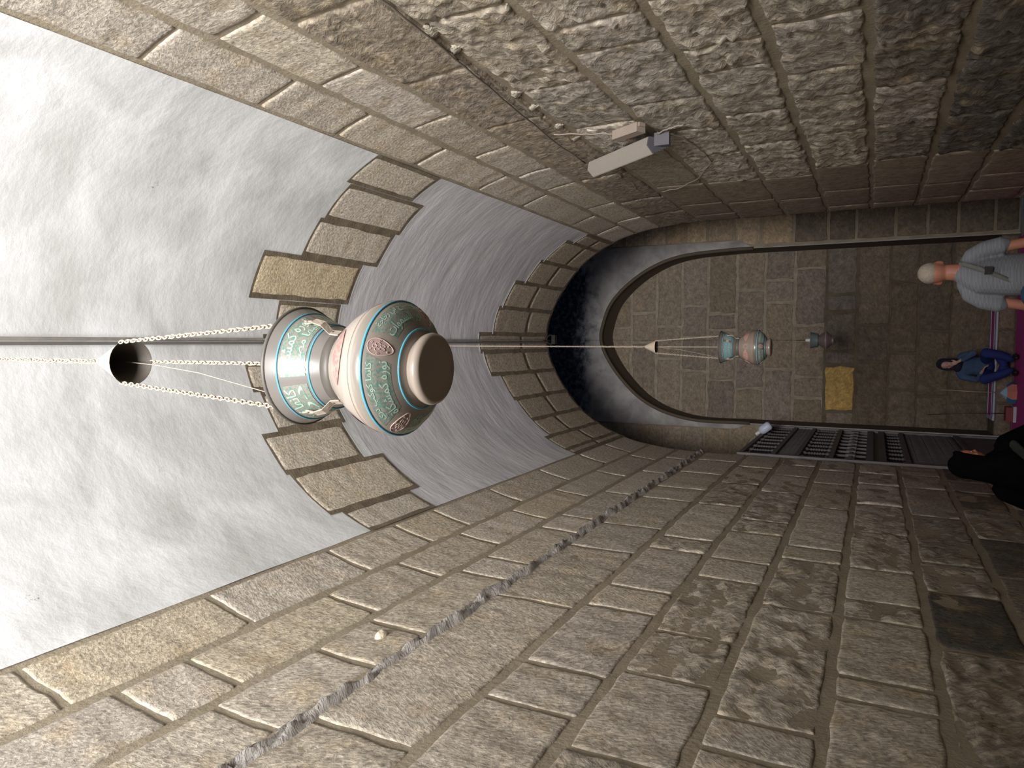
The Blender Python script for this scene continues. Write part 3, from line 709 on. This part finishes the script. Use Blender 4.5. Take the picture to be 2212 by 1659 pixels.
    chain(T, A+Vector((0, 0, top-zr-apex)), A, near and True, 0, 1.05)
    # loose cable
    cab = MB().tube([A+Vector((0, .02, -.1)), A+Vector((-.01, .055, mouth-apex-.05)), A+Vector((-.03, .05, mouth-apex-.25)), A+Vector((-.08, .07, mouth-apex-.5)), C+Vector((-.10, .05, .07)), C+Vector((-.085, .06, -.01))], .0016, 5)
    cab.build('cable', ROPE, T)
    for q in range(3):
        MB().tube([A+Vector((.008*math.cos(q*2+u*9), .008*math.sin(q*2+u*9), u*.5)) for u in np.linspace(0, 1, 20)], .0013, 5).build('twisted_wire', ROPE, T)
    return T
lantern(-.067, 1.45, 3.412, 'near large enamelled mosque lamp with turquoise rings, hanging close under the white vault', .975, .875, True, apex=.885, mouth=.735, top=6.66, cone_r=.071, phi0=22)
lantern(-.055, 7.3, 3.415, 'distant brown and turquoise mosque lamp hanging on a long chain before the niche wall', 1.0, 1.0, False, apex=.786, mouth=.665, top=6.66, cone_r=.07, phi0=4)
# third lamp, smaller, with a lamp bulb cap in its mouth
T3 = thing('small_lamp', 'small grey-green glass lamp with white bulb cap, farthest from the viewer', 'lamp', (.025, 12.5, 2.97))
C3 = Vector((.025, 12.5, 2.97)); gg = ceramic('grey_green_glass', (.12, .17, .16), (.17, .22, .21)); gp = ceramic('brown_glass', (.15, .12, .12), (.22, .17, .17))
MB().lathe([(.138, .0), (.132, -.012), (.118, -.07), (.112, -.115)], C3, 32).build('collar', gg, T3)
MB().lathe([(.108, -.115), (.1, -.0)], C3, 32).build('lining', GRY, T3)
MB().lathe([(.075, -.112), (.085, -.135), (.118, -.175), (.147, -.22), (.15, -.232), (.13, -.262), (.10, -.29), (.072, -.315), (.07, -.33), (.08, -.345), (0, -.345)], C3, 40).build('bowl', gp, T3)
MB().lathe([(.1505, -.222), (.153, -.228), (.1505, -.234)], C3, 40).build('ring', ROSED, T3)
MB().lathe([(0, .08), (.022, .078), (.027, .05), (.033, -.02)], C3, 16).build('bulb_cap', plain('white_plastic', (.8, .8, .8), .4), T3)
MB().tube([C3+Vector((0, 0, .08)), C3+Vector((0, 0, .22))], .006, 6).build('cord_grip', blk, T3)
MB().tube([C3+Vector((0, 0, .2)), C3+Vector((0, 0, 6.6))], .003, 6).build('wire', blk, T3)

# ------------------------------------------------------------------ floodlight on the right wall
fm = plain('dusty_aluminium', (.37, .335, .295), .6, .2, var=.06); fd = plain('dark_end_cap', (.10, .095, .11), .6)
def on_r(s, y, h): return Vector(vault(np.array([s]), y, h)[0])
P0 = on_r(10.68, 6.18, .16); P1 = on_r(11.37, 5.66, .16)
FL = thing('floodlight', 'grey ribbed aluminium floodlight fixed askew on the right wall', 'light fixture', on_r(11.0, 5.9, 0))
ax = (P1-P0).normalized(); nn = Vector((-1, 0, 0)); sd = ax.cross(nn).normalized()
if sd.y < 0: sd = -sd
def sect(c):   # section across (sd, nn): back plate shallow, ribbed face
    pts = [(-.10, -.07), (-.115, .0), (-.06, .055)]
    for q in range(8):
        u = -.05+q*.019; pts += [(u, .06-q*.009), (u+.006, .048-q*.009)]
    pts += [(.115, -.015), (.10, -.07)]
    return [c+sd*a+nn*b for a, b in pts]
S0 = sect(P0); S1 = sect(P1); n = len(S0)
mesh('housing', S0+S1, [(i, (i+1) % n, n+(i+1) % n, n+i) for i in range(n)], fm, FL, False)
for S_, c, mt, dd in ((S0, P0, fm, -1), (S1, P1, fd, 1)):
    V = S_+[v+ax*.012*dd for v in S_]
    mesh('end_cap', V, [(i, (i+1) % n, n+(i+1) % n, n+i) for i in range(n)]+[tuple(range(n)), tuple(range(n, 2*n))], mt, FL, False)
MB().box((-.05, -.02, -.06), (.05, .02, .06), Matrix.Translation(P1-nn*.05+ax*.05)).build('mounting_bracket', fd, FL, False)
dv = thing('driver_box', 'small pinkish cable junction box beside the grey floodlight', 'box', on_r(11.18, 5.48, .06))
dm = plain('pink_grey_plastic', (.31, .25, .21), .7)
a = on_r(11.06, 5.54, .08); b = on_r(11.31, 5.40, .08); dx = (b-a).normalized(); dw = dx.cross(nn).normalized()
mm = Matrix((dx, dw, nn)).transposed().to_4x4(); mm.translation = (a+b)/2
MB().box((-.14, -.045, -.05), (.14, .045, .02), mm).build('case', dm, dv, False)
MB().box((-.155, -.03, -.05), (-.14, .03, -.02), mm).box((.14, -.03, -.05), (.155, .03, -.02), mm).build('mounting_tab', dm, dv, False)
MB().tube([mm @ Vector((-.14, .02, 0)), mm @ Vector((-.13, .07, .0)), mm @ Vector((-.08, .09, .01))], .006, 6).build('red_wire', plain('red_wire', (.5, .12, .09), .6), dv)
def wall_cable(nm, label, pts, r, mat, h=.012):
    c = []
    for (s0, y0), (s1, y1) in zip(pts[:-1], pts[1:]):
        for t in np.linspace(0, 1, 7)[:-1]: c.append(on_r(s0+(s1-s0)*t, y0+(y1-y0)*t, h+.004*math.sin(t*9)))
    c.append(on_r(pts[-1][0], pts[-1][1], h)); o = MB().tube(c, r, 6).build(nm, mat); tag(o, label, 'cable'); return o
cm = plain('dusty_cable', (.20, .17, .14), .7); cpale = plain('pale_cable', (.32, .27, .22), .7)
wall_cable('cable', 'thin dark cable following the mortar ridge of the right wall', [(10.76, 1.2), (10.75, 2.98), (10.68, 3.82), (10.61, 4.54), (10.52, 5.57), (10.50, 6.3)], .007, cm, .035)
wall_cable('cable', 'pale cable looping below the floodlight to the stone ledge', [(11.35, 5.7), (11.5, 5.9), (11.56, 6.5), (11.55, 6.85), (11.29, 7.48), (11.0, 7.85), (10.78, 7.95)], .006, cpale, .03)
wall_cable('cable', 'pale cable entering the driver box above the floodlight', [(10.62, 5.3), (10.85, 5.42), (11.06, 5.52)], .006, cpale, .05)
wall_cable('cable', 'short twin cable leaving the dark end of the floodlight', [(11.38, 5.6), (11.5, 5.5), (11.62, 5.46)], .006, cpale, .07)
pw = MB().ell((0, 0, 0), (.012, .17, .05), 14, 8); Pq = np.array(pw.V); Pq[:, 2] += .05*fbm(Pq[:, 1]*9, Pq[:, 1]*0, 5)+Pq[:, 1]*-.25; Pq[:, 1] += .05*fbm(Pq[:, 2]*30, Pq[:, 2]*0, 8)
mesh('plaster_patch', Pq+np.array(on_r(10.87, 5.62, .012)), pw.F, plain('white_filler', (.62, .57, .52), .9, bump=.01, scale=30), wr)

# ------------------------------------------------------------------ wooden lattice screen in the left side of the crossing
wood = plain('dark_wood', (.12, .11, .11), .55, var=.35, scale=8); wood2 = plain('weathered_beam', (.13, .13, .15), .6, var=.2, scale=8)
LX = -1.60; Ya, Yb = 10.36, 13.9
LT = thing('lattice_screen', 'tall dark turned-wood lattice screen left of the niche', 'screen', (LX, 12.1, 0))
ZB = [3.70, 3.27, 2.96, 2.53, 2.06, 1.90, 1.60, .8, .05]
for z in ZB:
    th = .03 if z not in (2.06, 1.90) else .045
    MB().box((LX-.03, Ya, z-th), (LX+.035, Yb, z+th)).build('rail', wood2 if z == 2.06 else wood, LT, False)
for y in (Ya, Yb):
    MB().box((LX-.04, y-.035, 0), (LX+.04, y+.035, 3.74)).build('post', wood, LT, False)
MB().box((LX-.035, Ya, 1.94), (LX-.0, Yb, 2.02)).build('panel_strip', wood, LT, False)
def spindle(z0, z1, y, r=.028):
    h = z1-z0; c = Vector((LX, y, z0)); pr = [(.012, 0), (.022, .04*h), (r, .10*h), (.013, .17*h)]
    nb = max(3, int(h/.06))
    for q in range(nb): z = .2*h+.6*h*q/nb; pr += [(.012, z), (r*.8, z+.3*h/nb), (.012, z+.55*h/nb)]
    pr += [(.013, .83*h), (r, .90*h), (.022, .96*h), (.012, h)]
    return MB().lathe(pr, c, 8)
n = 9
for k in range(n):
    y = Ya+(Yb-Ya)*(k+.5)/n
    spindle(3.30, 3.67, y).build('spindle', wood, LT); spindle(2.56, 2.93, y, .034).build('spindle', wood, LT); spindle(1.63, 1.87, y, .03).build('spindle', wood, LT)
    MB().box((LX-.02, y-.2, 2.99), (LX+.0, y-.18, 3.24)).build('mullion', wood, LT, False)
    MB().box((LX-.025, y-.06, 2.24), (LX+.03, y+.06, 2.36)).box((LX-.015, y-.16, 2.28), (LX+.015, y+.16, 2.32)).box((LX-.015, y-.015, 2.10), (LX+.015, y+.015, 2.50)).build('block', wood, LT, False)
fine = MB()
for z0, z1, cn_ in ((2.99, 3.24, 45), (.85, 1.57, 45)):
    for k in range(cn_):
        y = Ya+(Yb-Ya)*(k+.5)/cn_; fine.tube([(LX, y, z0+(z1-z0)*q/8) for q in range(9)], [.008 if q % 2 else .016 for q in range(9)], 5)
    for q in range(1, 4 if z0 > 2 else 8):
        z = z0+(z1-z0)*q/(4 if z0 > 2 else 8); fine.tube([(LX, Ya, z), (LX, Yb, z)], .008, 5)
o = fine.build('fine_lattice', wood, LT); o['kind'] = 'stuff'
MB().box((LX-.02, Ya, .05), (LX+.01, Yb, .8)).build('lower_panel', wood, LT, False)
MB().box((LX-.10, Ya, .05), (LX-.08, Yb, 3.7)).build('backing', plain('dark_backing', (.035, .032, .035), .8), LT, False)
# white lamp bulb fixed at the top corner of the lattice
BT = thing('lamp_bulb', 'white lamp bulb at the top corner of the lattice screen', 'bulb', (-1.50, 12.6, 3.65))
bm = Matrix.Translation(Vector((-1.50, 12.6, 3.70))) @ Matrix.Rotation(R(-38), 4, 'Y')
def lat(prof, mat, nm, par):
    mb = MB().lathe(prof, (0, 0, 0), 20); mb.V = [tuple(bm @ Vector(v)) for v in mb.V]; return mb.build(nm, mat, par)
lat([(0, -.17), (.055, -.165), (.075, -.14), (.078, -.02), (.07, .02), (.035, .05)], plain('bulb_white', (.62, .66, .80), .4), 'diffuser', BT)
lat([(.035, .05), (.03, .06), (.03, .12), (.024, .13), (0, .13)], plain('bulb_base', (.75, .75, .72), .4), 'base', BT)
MB().tube([bm @ Vector((0, 0, .13)), (-1.66, 12.7, 3.9), (-2.1, 13.4, 4.2)], .004, 5).build('wire', cm, BT)

# ------------------------------------------------------------------ floor stands
pole = plain('brass_pole', (.45, .38, .27), .4, .3)
SA = thing('barrier_stand', 'thin pole on a faceted pale-blue and orange base, standing before the niche step', 'stand', (-.80, 13.72, 0))
c = Vector((-.815, 13.72, 0))
def ngon(r, z, n=8, o=.2): return [c+Vector((r*math.cos(2*math.pi*k/n+o), r*math.sin(2*math.pi*k/n+o), z)) for k in range(n)]
lb = plain('pale_blue_plastic', (.40, .60, .78), .5); ob = [plain('base_magenta', (.36, .06, .16), .5), plain('base_orange', (.62, .22, .18), .5), plain('base_blue', (.06, .25, .45), .5), plain('base_navy', (.03, .12, .25), .5)]
r0, r1, r2 = ngon(.17, .01), ngon(.175, .075), ngon(.115, .135)
for k in range(8):
    l = (k+1) % 8; ctr = c+Vector((0, 0, .05))
    mesh('facet', [r0[k], r0[l], r1[l], r1[k], r2[l], r2[k], ctr], [(0, 1, 2, 3), (3, 2, 4, 5), (0, 6, 1), (5, 4, 6)], ob[(3, 0, 0, 0, 2, 1, 1, 2)[k]], SA, False)
mesh('cap', r2+[c+Vector((0, 0, .22))], [(k, (k+1) % 8, 8) for k in range(8)], lb, SA, False)
MB().tube([c+Vector((0, 0, .2)), c+Vector((.005, 0, .6)), c+Vector((.02, .0, 1.04))], .007, 8).build('pole', pole, SA)
SB = thing('sign_stand', 'thin dark rod on a red and white block, left of the pale-blue stand', 'stand', (-1.15, 13.72, 0))
MB().box((-1.27, 13.62, .045), (-1.04, 13.82, .14)).build('base', plain('dull_red', (.24, .04, .05), .6), SB, False)
MB().box((-1.28, 13.61, .0), (-1.03, 13.83, .045)).build('base_edge', plain('dull_white', (.5, .5, .6), .6), SB, False)
MB().tube([(-1.15, 13.72, .14), (-1.17, 13.72, .7), (-1.22, 13.72, 1.22)], .006, 8).build('rod', plain('dark_rod', (.08, .06, .05), .5, .5), SB)

# ------------------------------------------------------------------ people
def soft(o, vox, it=2):
    m = o.modifiers.new('fuse', 'REMESH'); m.mode = 'VOXEL'; m.voxel_size = vox; m.use_smooth_shade = True
    s = o.modifiers.new('smooth', 'SMOOTH'); s.iterations = it; s.factor = .5
    return o
def skin_m(name, c): return plain(name, c, .55, sss=.08, var=.08, scale=15)
def head(mb, c, f, k=1., tilt=None):
    """head centred at c facing direction f"""
    c = Vector(c); f = Vector(f).normalized(); u = Vector((0, 0, 1)); u = (u-u.dot(f)*f).normalized(); s = f.cross(u)
    rot = Matrix((s, f, u)).transposed()
    def p(a, b, d): return c+(s*a+f*b+u*d)*k
    mb.ell(c+u*.02*k, (.076*k, .097*k, .100*k), 20, 14, rot)
    mb.ell(p(0, .018, -.045), (.060*k, .075*k, .075*k), 16, 12, rot)
    mb.ell(p(0, .058, -.092), (.026*k, .024*k, .022*k), 10, 8, rot)
    mb.tube([p(0, .082, .01), p(0, .102, -.022), p(0, .096, -.034)], [.008*k, .014*k, .011*k], 8)
    mb.ell(p(0, .086, -.060), (.023*k, .010*k, .006*k), 10, 6, rot); mb.ell(p(0, .084, -.070), (.019*k, .010*k, .006*k), 10, 6, rot)
    mb.ell(p(0, .078, .028), (.05*k, .016*k, .010*k), 10, 6, rot)
    for q in (-1, 1):
        mb.ell(p(q*.077, -.006, -.01), (.010*k, .018*k, .032*k), 8, 8, rot @ Matrix.Rotation(R(-18*q), 3, 'Z'))
        mb.ell(p(q*.04, .06, -.035), (.024*k, .022*k, .022*k), 8, 6, rot)
    return p, rot
def eyes(par, p, rot, k, mat_w, mat_d):
    for q in (-1, 1):
        e = MB().ell(p(q*.031, .079, .006), (.012*k, .008*k, .007*k), 10, 8, rot).build('eye', mat_w, par)
        MB().ell(p(q*.031, .0855, .006), (.0052*k, .003*k, .0052*k), 8, 6, rot).build('iris', mat_d, e)
def hand(mb, w, d, nrm, k=1., curl=.5, side=1):
    """palm from the wrist w along d, fingers curling towards nrm"""
    w = Vector(w); d = Vector(d).normalized(); nrm = Vector(nrm); nrm = (nrm-nrm.dot(d)*d).normalized(); s = d.cross(nrm)*side
    rot = Matrix((s, d, nrm)).transposed()
    mb.ell(w+d*.045*k, (.040*k, .052*k, .016*k), 12, 8, rot)
    for i, ln in enumerate((.070, .080, .074, .058)):
        b = w+d*.082*k+s*(.029-.0195*i)*k; pts = [b-d*.03*k]; a = .2; q = b
        for sgm in (.42, .32, .26):
            pts.append(q); a += curl*.7; q = q+(d*math.cos(a)+nrm*math.sin(a))*ln*sgm*k
        pts.append(q); mb.limb(pts, [.0095*k, .0095*k, .009*k, .0082*k, .0075*k], 8)
    b = w+d*.022*k+s*.028*k
    mb.limb([b, b+(s*.8+d*.6)*.03*k, b+(s*.85+d*1.2)*.05*k+nrm*.01*k], [.013*k, .011*k, .0085*k], 8)
# --- standing man seen from behind
mx, my = .47, 6.0
MAN = thing('person', 'grey-haired man seen from behind in a pale striped T-shirt with a shoulder bag', 'person', (mx, my, 0))
sk = skin_m('sunned_skin', (.42, .18, .115)); skb = MB()
p, rot = head(skb, (mx+.03, my+.02, 1.642), (.15, 1, -.12), 1.0)
skb.limb([(mx+.03, my+.0, 1.58), (mx+.022, my-.01, 1.45)], [.058, .066])
skb.limb([(mx, my, 1.36), (mx, my, 1.2), (mx, my, .98)], [(.11, .07), (.14, .09), (.14, .09)], 16)
for q in (-1, 1):
    e = Vector((mx+q*.215, my-.01, 1.12)); wv = Vector((mx+q*.20, my+.12, .89))
    skb.limb([(mx+q*.145, my, 1.38), (mx+q*.19, my-.01, 1.27), e], [.040, .038, .036]); skb.limb([e, (mx+q*.21, my+.06, 1.01), wv], [.040, .036, .026])
    hand(skb, wv, (0, .3, -1), (-q, .2, 0), 1.0, .45, q)
    skb.limb([(mx+q*.09, my, .92), (mx+q*.1, my, .5), (mx+q*.1, my-.02, .09)], [(.085, .085), .06, .04])
soft(skb.build('body', sk, MAN), .009, 2)
eyes(MAN, p, rot, 1.0, plain('eye_white', (.75, .72, .7), .3), plain('eye_dark', (.05, .04, .03), .2))
hr = MB(); hr.ell(p(0, -.012, .046), (.077, .092, .080), 20, 14, rot); hr.ell(p(0, -.036, .035), (.067, .064, .06), 16, 10, rot)
hm = plain('cropped_grey_hair', (.36, .31, .25), .9, var=.3, scale=90, bump=.004); soft(hr.build('hair', hm, MAN), .008, 2)
sh = MB()
sh.limb([(mx+.02, my-.012, 1.515), (mx+.015, my-.008, 1.475), (mx, my, 1.40), (mx, my, 1.2), (mx, my, 1.05), (mx, my, .90)], [(.066, .062), (.115, .085), (.165, .11), (.185, .125), (.18, .125), (.185, .13)], 20)
for q in (-1, 1): sh.limb([(mx+q*.05, my-.008, 1.485), (mx+q*.135, my-.005, 1.435), (mx+q*.18, my-.01, 1.36), (mx+q*.205, my-.012, 1.26)], [.045, .06, .060, .060], 14)
sm, nt, b_, N, L = nodes('striped_shirt'); b_.inputs['Roughness'].default_value = .9
tc = N('ShaderNodeTexCoord'); wv_ = N('ShaderNodeTexWave'); wv_.bands_direction = 'Z'; wv_.inputs['Scale'].default_value = 40; wv_.inputs['Distortion'].default_value = .3; L(tc.outputs['Object'], wv_.inputs[0])
mx_ = N('ShaderNodeMix'); mx_.data_type = 'RGBA'; mx_.inputs[6].default_value = (.13, .14, .165, 1); mx_.inputs[7].default_value = (.25, .26, .28, 1); L(wv_.outputs[1], mx_.inputs[0]); L(mx_.outputs[2], b_.inputs['Base Color'])
soft(sh.build('t_shirt', sm, MAN), .010, 3)
navy = plain('navy_cloth', (.02, .05, .10), .85, bump=.01, scale=12); strapm = plain('grey_strap', (.13, .13, .12), .8)
pants = MB(); pants.limb([(mx, my, .98), (mx, my, .88)], [(.175, .12), (.185, .13)], 18)
for q in (-1, 1): pants.limb([(mx+q*.09, my, .90), (mx+q*.1, my, .5), (mx+q*.1, my-.01, .12)], [(.105, .11), .082, .065], 14)
soft(pants.build('trousers', plain('dark_jeans', (.03, .045, .08), .9), MAN), .012, 2)
for q in (-1, 1):
    f_ = MB(); f_.ell((mx+q*.1, my+.05, .045), (.05, .14, .045), 14, 10); f_.build('shoe', plain('dark_shoe', (.03, .03, .03), .6), MAN)
sp = []
for t in np.linspace(0, 1, 15):
    X_ = .085-.20*t; Z_ = 1.515-.42*t; dpt = .158*math.sqrt(max(0, 1-(X_/.2)**2))
    if Z_ > 1.40: dpt = min(dpt, .148-(Z_-1.40)*.62)
    sp.append((mx+X_, my-dpt, Z_))
V = []; F = []
for i, q in enumerate(sp):
    wd = .022
    V += [(q[0]-wd, q[1], q[2]-.012), (q[0]+wd, q[1], q[2]+.012), (q[0]+wd, q[1]-.006, q[2]+.012), (q[0]-wd, q[1]-.006, q[2]-.012)]
for i in range(len(sp)-1):
    for k in range(4): F.append((i*4+k, i*4+(k+1) % 4, i*4+4+(k+1) % 4, i*4+4+k))
strap = mesh('bag_strap', V, F, strapm, MAN)
MB().box((mx-.008, my-.174, 1.33), (mx+.046, my-.153, 1.375)).build('buckle', blk, strap, False)
bgm = MB(); bgm.ell((mx-.17, my-.18, 1.03), (.12, .07, .13), 16, 12); bgm.ell((mx-.15, my-.17, 1.10), (.09, .055, .07), 12, 8); bgm.limb([(mx-.26, my-.15, 1.05), (mx-.08, my-.19, .95)], [.055, .055])
bgo = soft(bgm.build('shoulder_bag', navy), .012, 3); tag(bgo, 'navy shoulder bag hanging at the hip of the man in the striped shirt', 'bag')

# --- seated woman in blue
WOM = thing('person', 'seated woman in a blue jumper and dark headscarf, one hand at her chin', 'person', (-.40, 13.9, .25))
sk2 = skin_m('fair_skin', (.50, .30, .25)); mb = MB()
p, rot = head(mb, (-.375, 13.84, .955), (-.22, -1, -.15), .92)
mb.limb([(-.385, 13.87, .90), (-.39, 13.90, .78)], [.045, .05])
mb.limb([(-.395, 13.95, .76), (-.40, 14.02, .45)], [(.10, .08), (.12, .10)], 14)
mb.limb([(-.24, 13.9, .74), (-.19, 13.74, .60), (-.33, 13.74, .80)], [.038, .032, .024]); hand(mb, (-.335, 13.74, .80), (-.35, -.05, 1), (0, .9, .2), .9, .7, -1)
mb.limb([(-.56, 13.9, .74), (-.61, 13.82, .52), (-.47, 13.66, .46)], [.038, .032, .024]); hand(mb, (-.47, 13.66, .46), (1, -.3, -.35), (0, 0, -1), .9, .4, 1)
for q in (-1, 1): mb.limb([(-.40+q*.10, 14.03, .36), (-.39+q*.2, 13.66, .40), (-.36+q*.12, 13.58, .10)], [.07, .05, .035])
soft(mb.build('body', sk2, WOM), .008, 2)
eyes(WOM, p, rot, .92, plain('eye_white', (.6, .58, .55), .3), plain('eye_dark', (.04, .03, .03), .2))
hj = MB()
hj.ell(p(0, -.035, .03), (.098, .096, .112), 18, 14, rot); hj.limb([p(0, -.03, .0), p(0, -.05, -.14), (-.39, 13.93, .76)], [(.092, .085), (.09, .09), (.12, .10)], 16)
for q in (-1, 1): hj.limb([p(q*.072, .03, .075), p(q*.088, .028, 0), p(q*.078, .03, -.085), p(q*.04, .035, -.135)], [.02, .022, .024, .024])
hj.limb([p(-.07, .04, .075), p(0, .052, .105), p(.07, .04, .075)], [.018, .02, .018]); hj.ell((-.40, 13.86, .79), (.10, .09, .07), 14, 10)
soft(hj.build('headscarf', plain('black_navy_scarf', (.012, .014, .025), .9), WOM), .009, 2)
jm = MB(); jm.limb([(-.39, 13.93, .78), (-.395, 13.94, .70), (-.40, 13.99, .55), (-.40, 14.03, .36)], [(.12, .08), (.165, .10), (.155, .11), (.165, .125)], 18)
jm.limb([(-.27, 13.92, .76), (-.23, 13.9, .73), (-.185, 13.74, .585), (-.295, 13.74, .73)], [.05, .058, .052, .038]); jm.limb([(-.52, 13.92, .76), (-.57, 13.9, .73), (-.62, 13.82, .51), (-.52, 13.71, .475)], [.05, .058, .052, .038])
soft(jm.build('jumper', plain('blue_grey_knit', (.055, .10, .19), .9, var=.3, scale=14, bump=.012), WOM), .010, 2)
tr = MB(); tr.ell((-.40, 14.03, .35), (.17, .15, .10), 16, 10)
for q in (-1, 1): tr.limb([(-.40+q*.09, 14.03, .36), (-.39+q*.215, 13.66, .42), (-.365+q*.15, 13.60, .22), (-.36+q*.09, 13.58, .10)], [.10, .082, .07, .055])
tr.limb([(-.52, 13.68, .22), (-.36, 13.62, .18), (-.26, 13.68, .24)], [.06, .06, .06])
soft(tr.build('trousers', plain('royal_blue_cloth', (.012, .025, .15), .8, var=.3, scale=10), WOM), .011, 2)
for q in (-1, 1): MB().ell((-.36+q*.13, 13.53, .045), (.045, .11, .04), 12, 8, Matrix.Rotation(R(-12*q), 3, 'Z')).build('shoe', plain('black_shoe', (.015, .015, .02), .5), WOM)

# --- woman in black by the left wall
wx, wy = -.95, 6.5
ABA = thing('person', 'person in a loose black cloak and headscarf beside the left wall', 'person', (wx, wy, 0))
mb = MB(); p, rot = head(mb, (wx+.015, wy, 1.345), (.93, .30, -.12), .95)
mb.limb([(wx, wy, 1.28), (wx-.0, wy, 1.16)], [.05, .055]); mb.limb([(wx, wy, 1.12), (wx, wy, .75)], [(.13, .1), (.15, .11)], 14)
for q in (-1, 1):
    mb.limb([(wx+q*.15, wy, 1.10), (wx+q*.22, wy+.12, .88), (wx+q*.12, wy+.3, .84)], [.045, .036, .026]); hand(mb, (wx+q*.12, wy+.3, .84), (-q*.2, 1, -.1), (0, 0, -1), .9, .5, q)
    mb.limb([(wx+q*.09, wy, .72), (wx+q*.09, wy, .08)], [.075, .04])
soft(mb.build('body', skin_m('brown_skin', (.42, .16, .09)), ABA), .009, 2)
eyes(ABA, p, rot, .95, plain('eye_white', (.6, .58, .55), .3), plain('eye_dark', (.04, .03, .03), .2))
bk = plain('black_cloth', (.003, .003, .0035), 1, var=.4, scale=8, bump=.012); bk.node_tree.nodes['Principled BSDF'].inputs['Specular IOR Level'].default_value = .03
hj = MB(); hj.ell(p(0, -.04, .03), (.10, .10, .118), 18, 14, rot); hj.limb([p(0, -.04, .0), (wx-.03, wy-.03, 1.2), (wx-.04, wy-.02, 1.08)], [(.095, .09), (.11, .10), (.19, .13)], 16)
for q in (-1, 1): hj.limb([p(q*.07, .03, .08), p(q*.088, .028, 0), p(q*.076, .03, -.09), p(q*.03, .035, -.14)], [.024, .024, .026, .03])
hj.limb([p(-.07, .04, .08), p(0, .055, .108), p(.07, .04, .08)], [.022, .022, .022])
soft(hj.build('headscarf', bk, ABA), .010, 2)
cl_ = MB(); cl_.limb([(wx-.01, wy, 1.18), (wx-.0, wy, 1.08), (wx-.01, wy, .9), (wx-.02, wy, .5), (wx-.02, wy, .06)], [(.17, .13), (.255, .17), (.30, .22), (.31, .27), (.33, .30)], 22)
cl_.limb([(wx+.16, wy, 1.12), (wx+.27, wy+.1, .92), (wx+.18, wy+.27, .85)], [.085, .085, .065]); cl_.limb([(wx-.18, wy, 1.12), (wx-.28, wy+.05, .90), (wx-.15, wy+.25, .84)], [.085, .09, .065])
soft(cl_.build('cloak', bk, ABA), .013, 3)
shl = MB(); shl.limb([(wx+.20, wy-.16, 1.10), (wx+.08, wy-.2, 1.0), (wx-.02, wy-.22, .92), (wx-.12, wy-.2, .84)], [(.09, .022), (.11, .03), (.11, .03), (.09, .022)], 14)
soft(shl.build('shawl', plain('grey_green_shawl', (.014, .017, .014), .95, var=.7, scale=14, bump=.02), ABA), .010, 2)
for q in (-1, 1): MB().ell((wx+q*.09, wy+.18, .04), (.045, .12, .04), 12, 8).build('shoe', blk, ABA)
for o in (MAN, WOM, ABA, bgo): o.location.z += .012
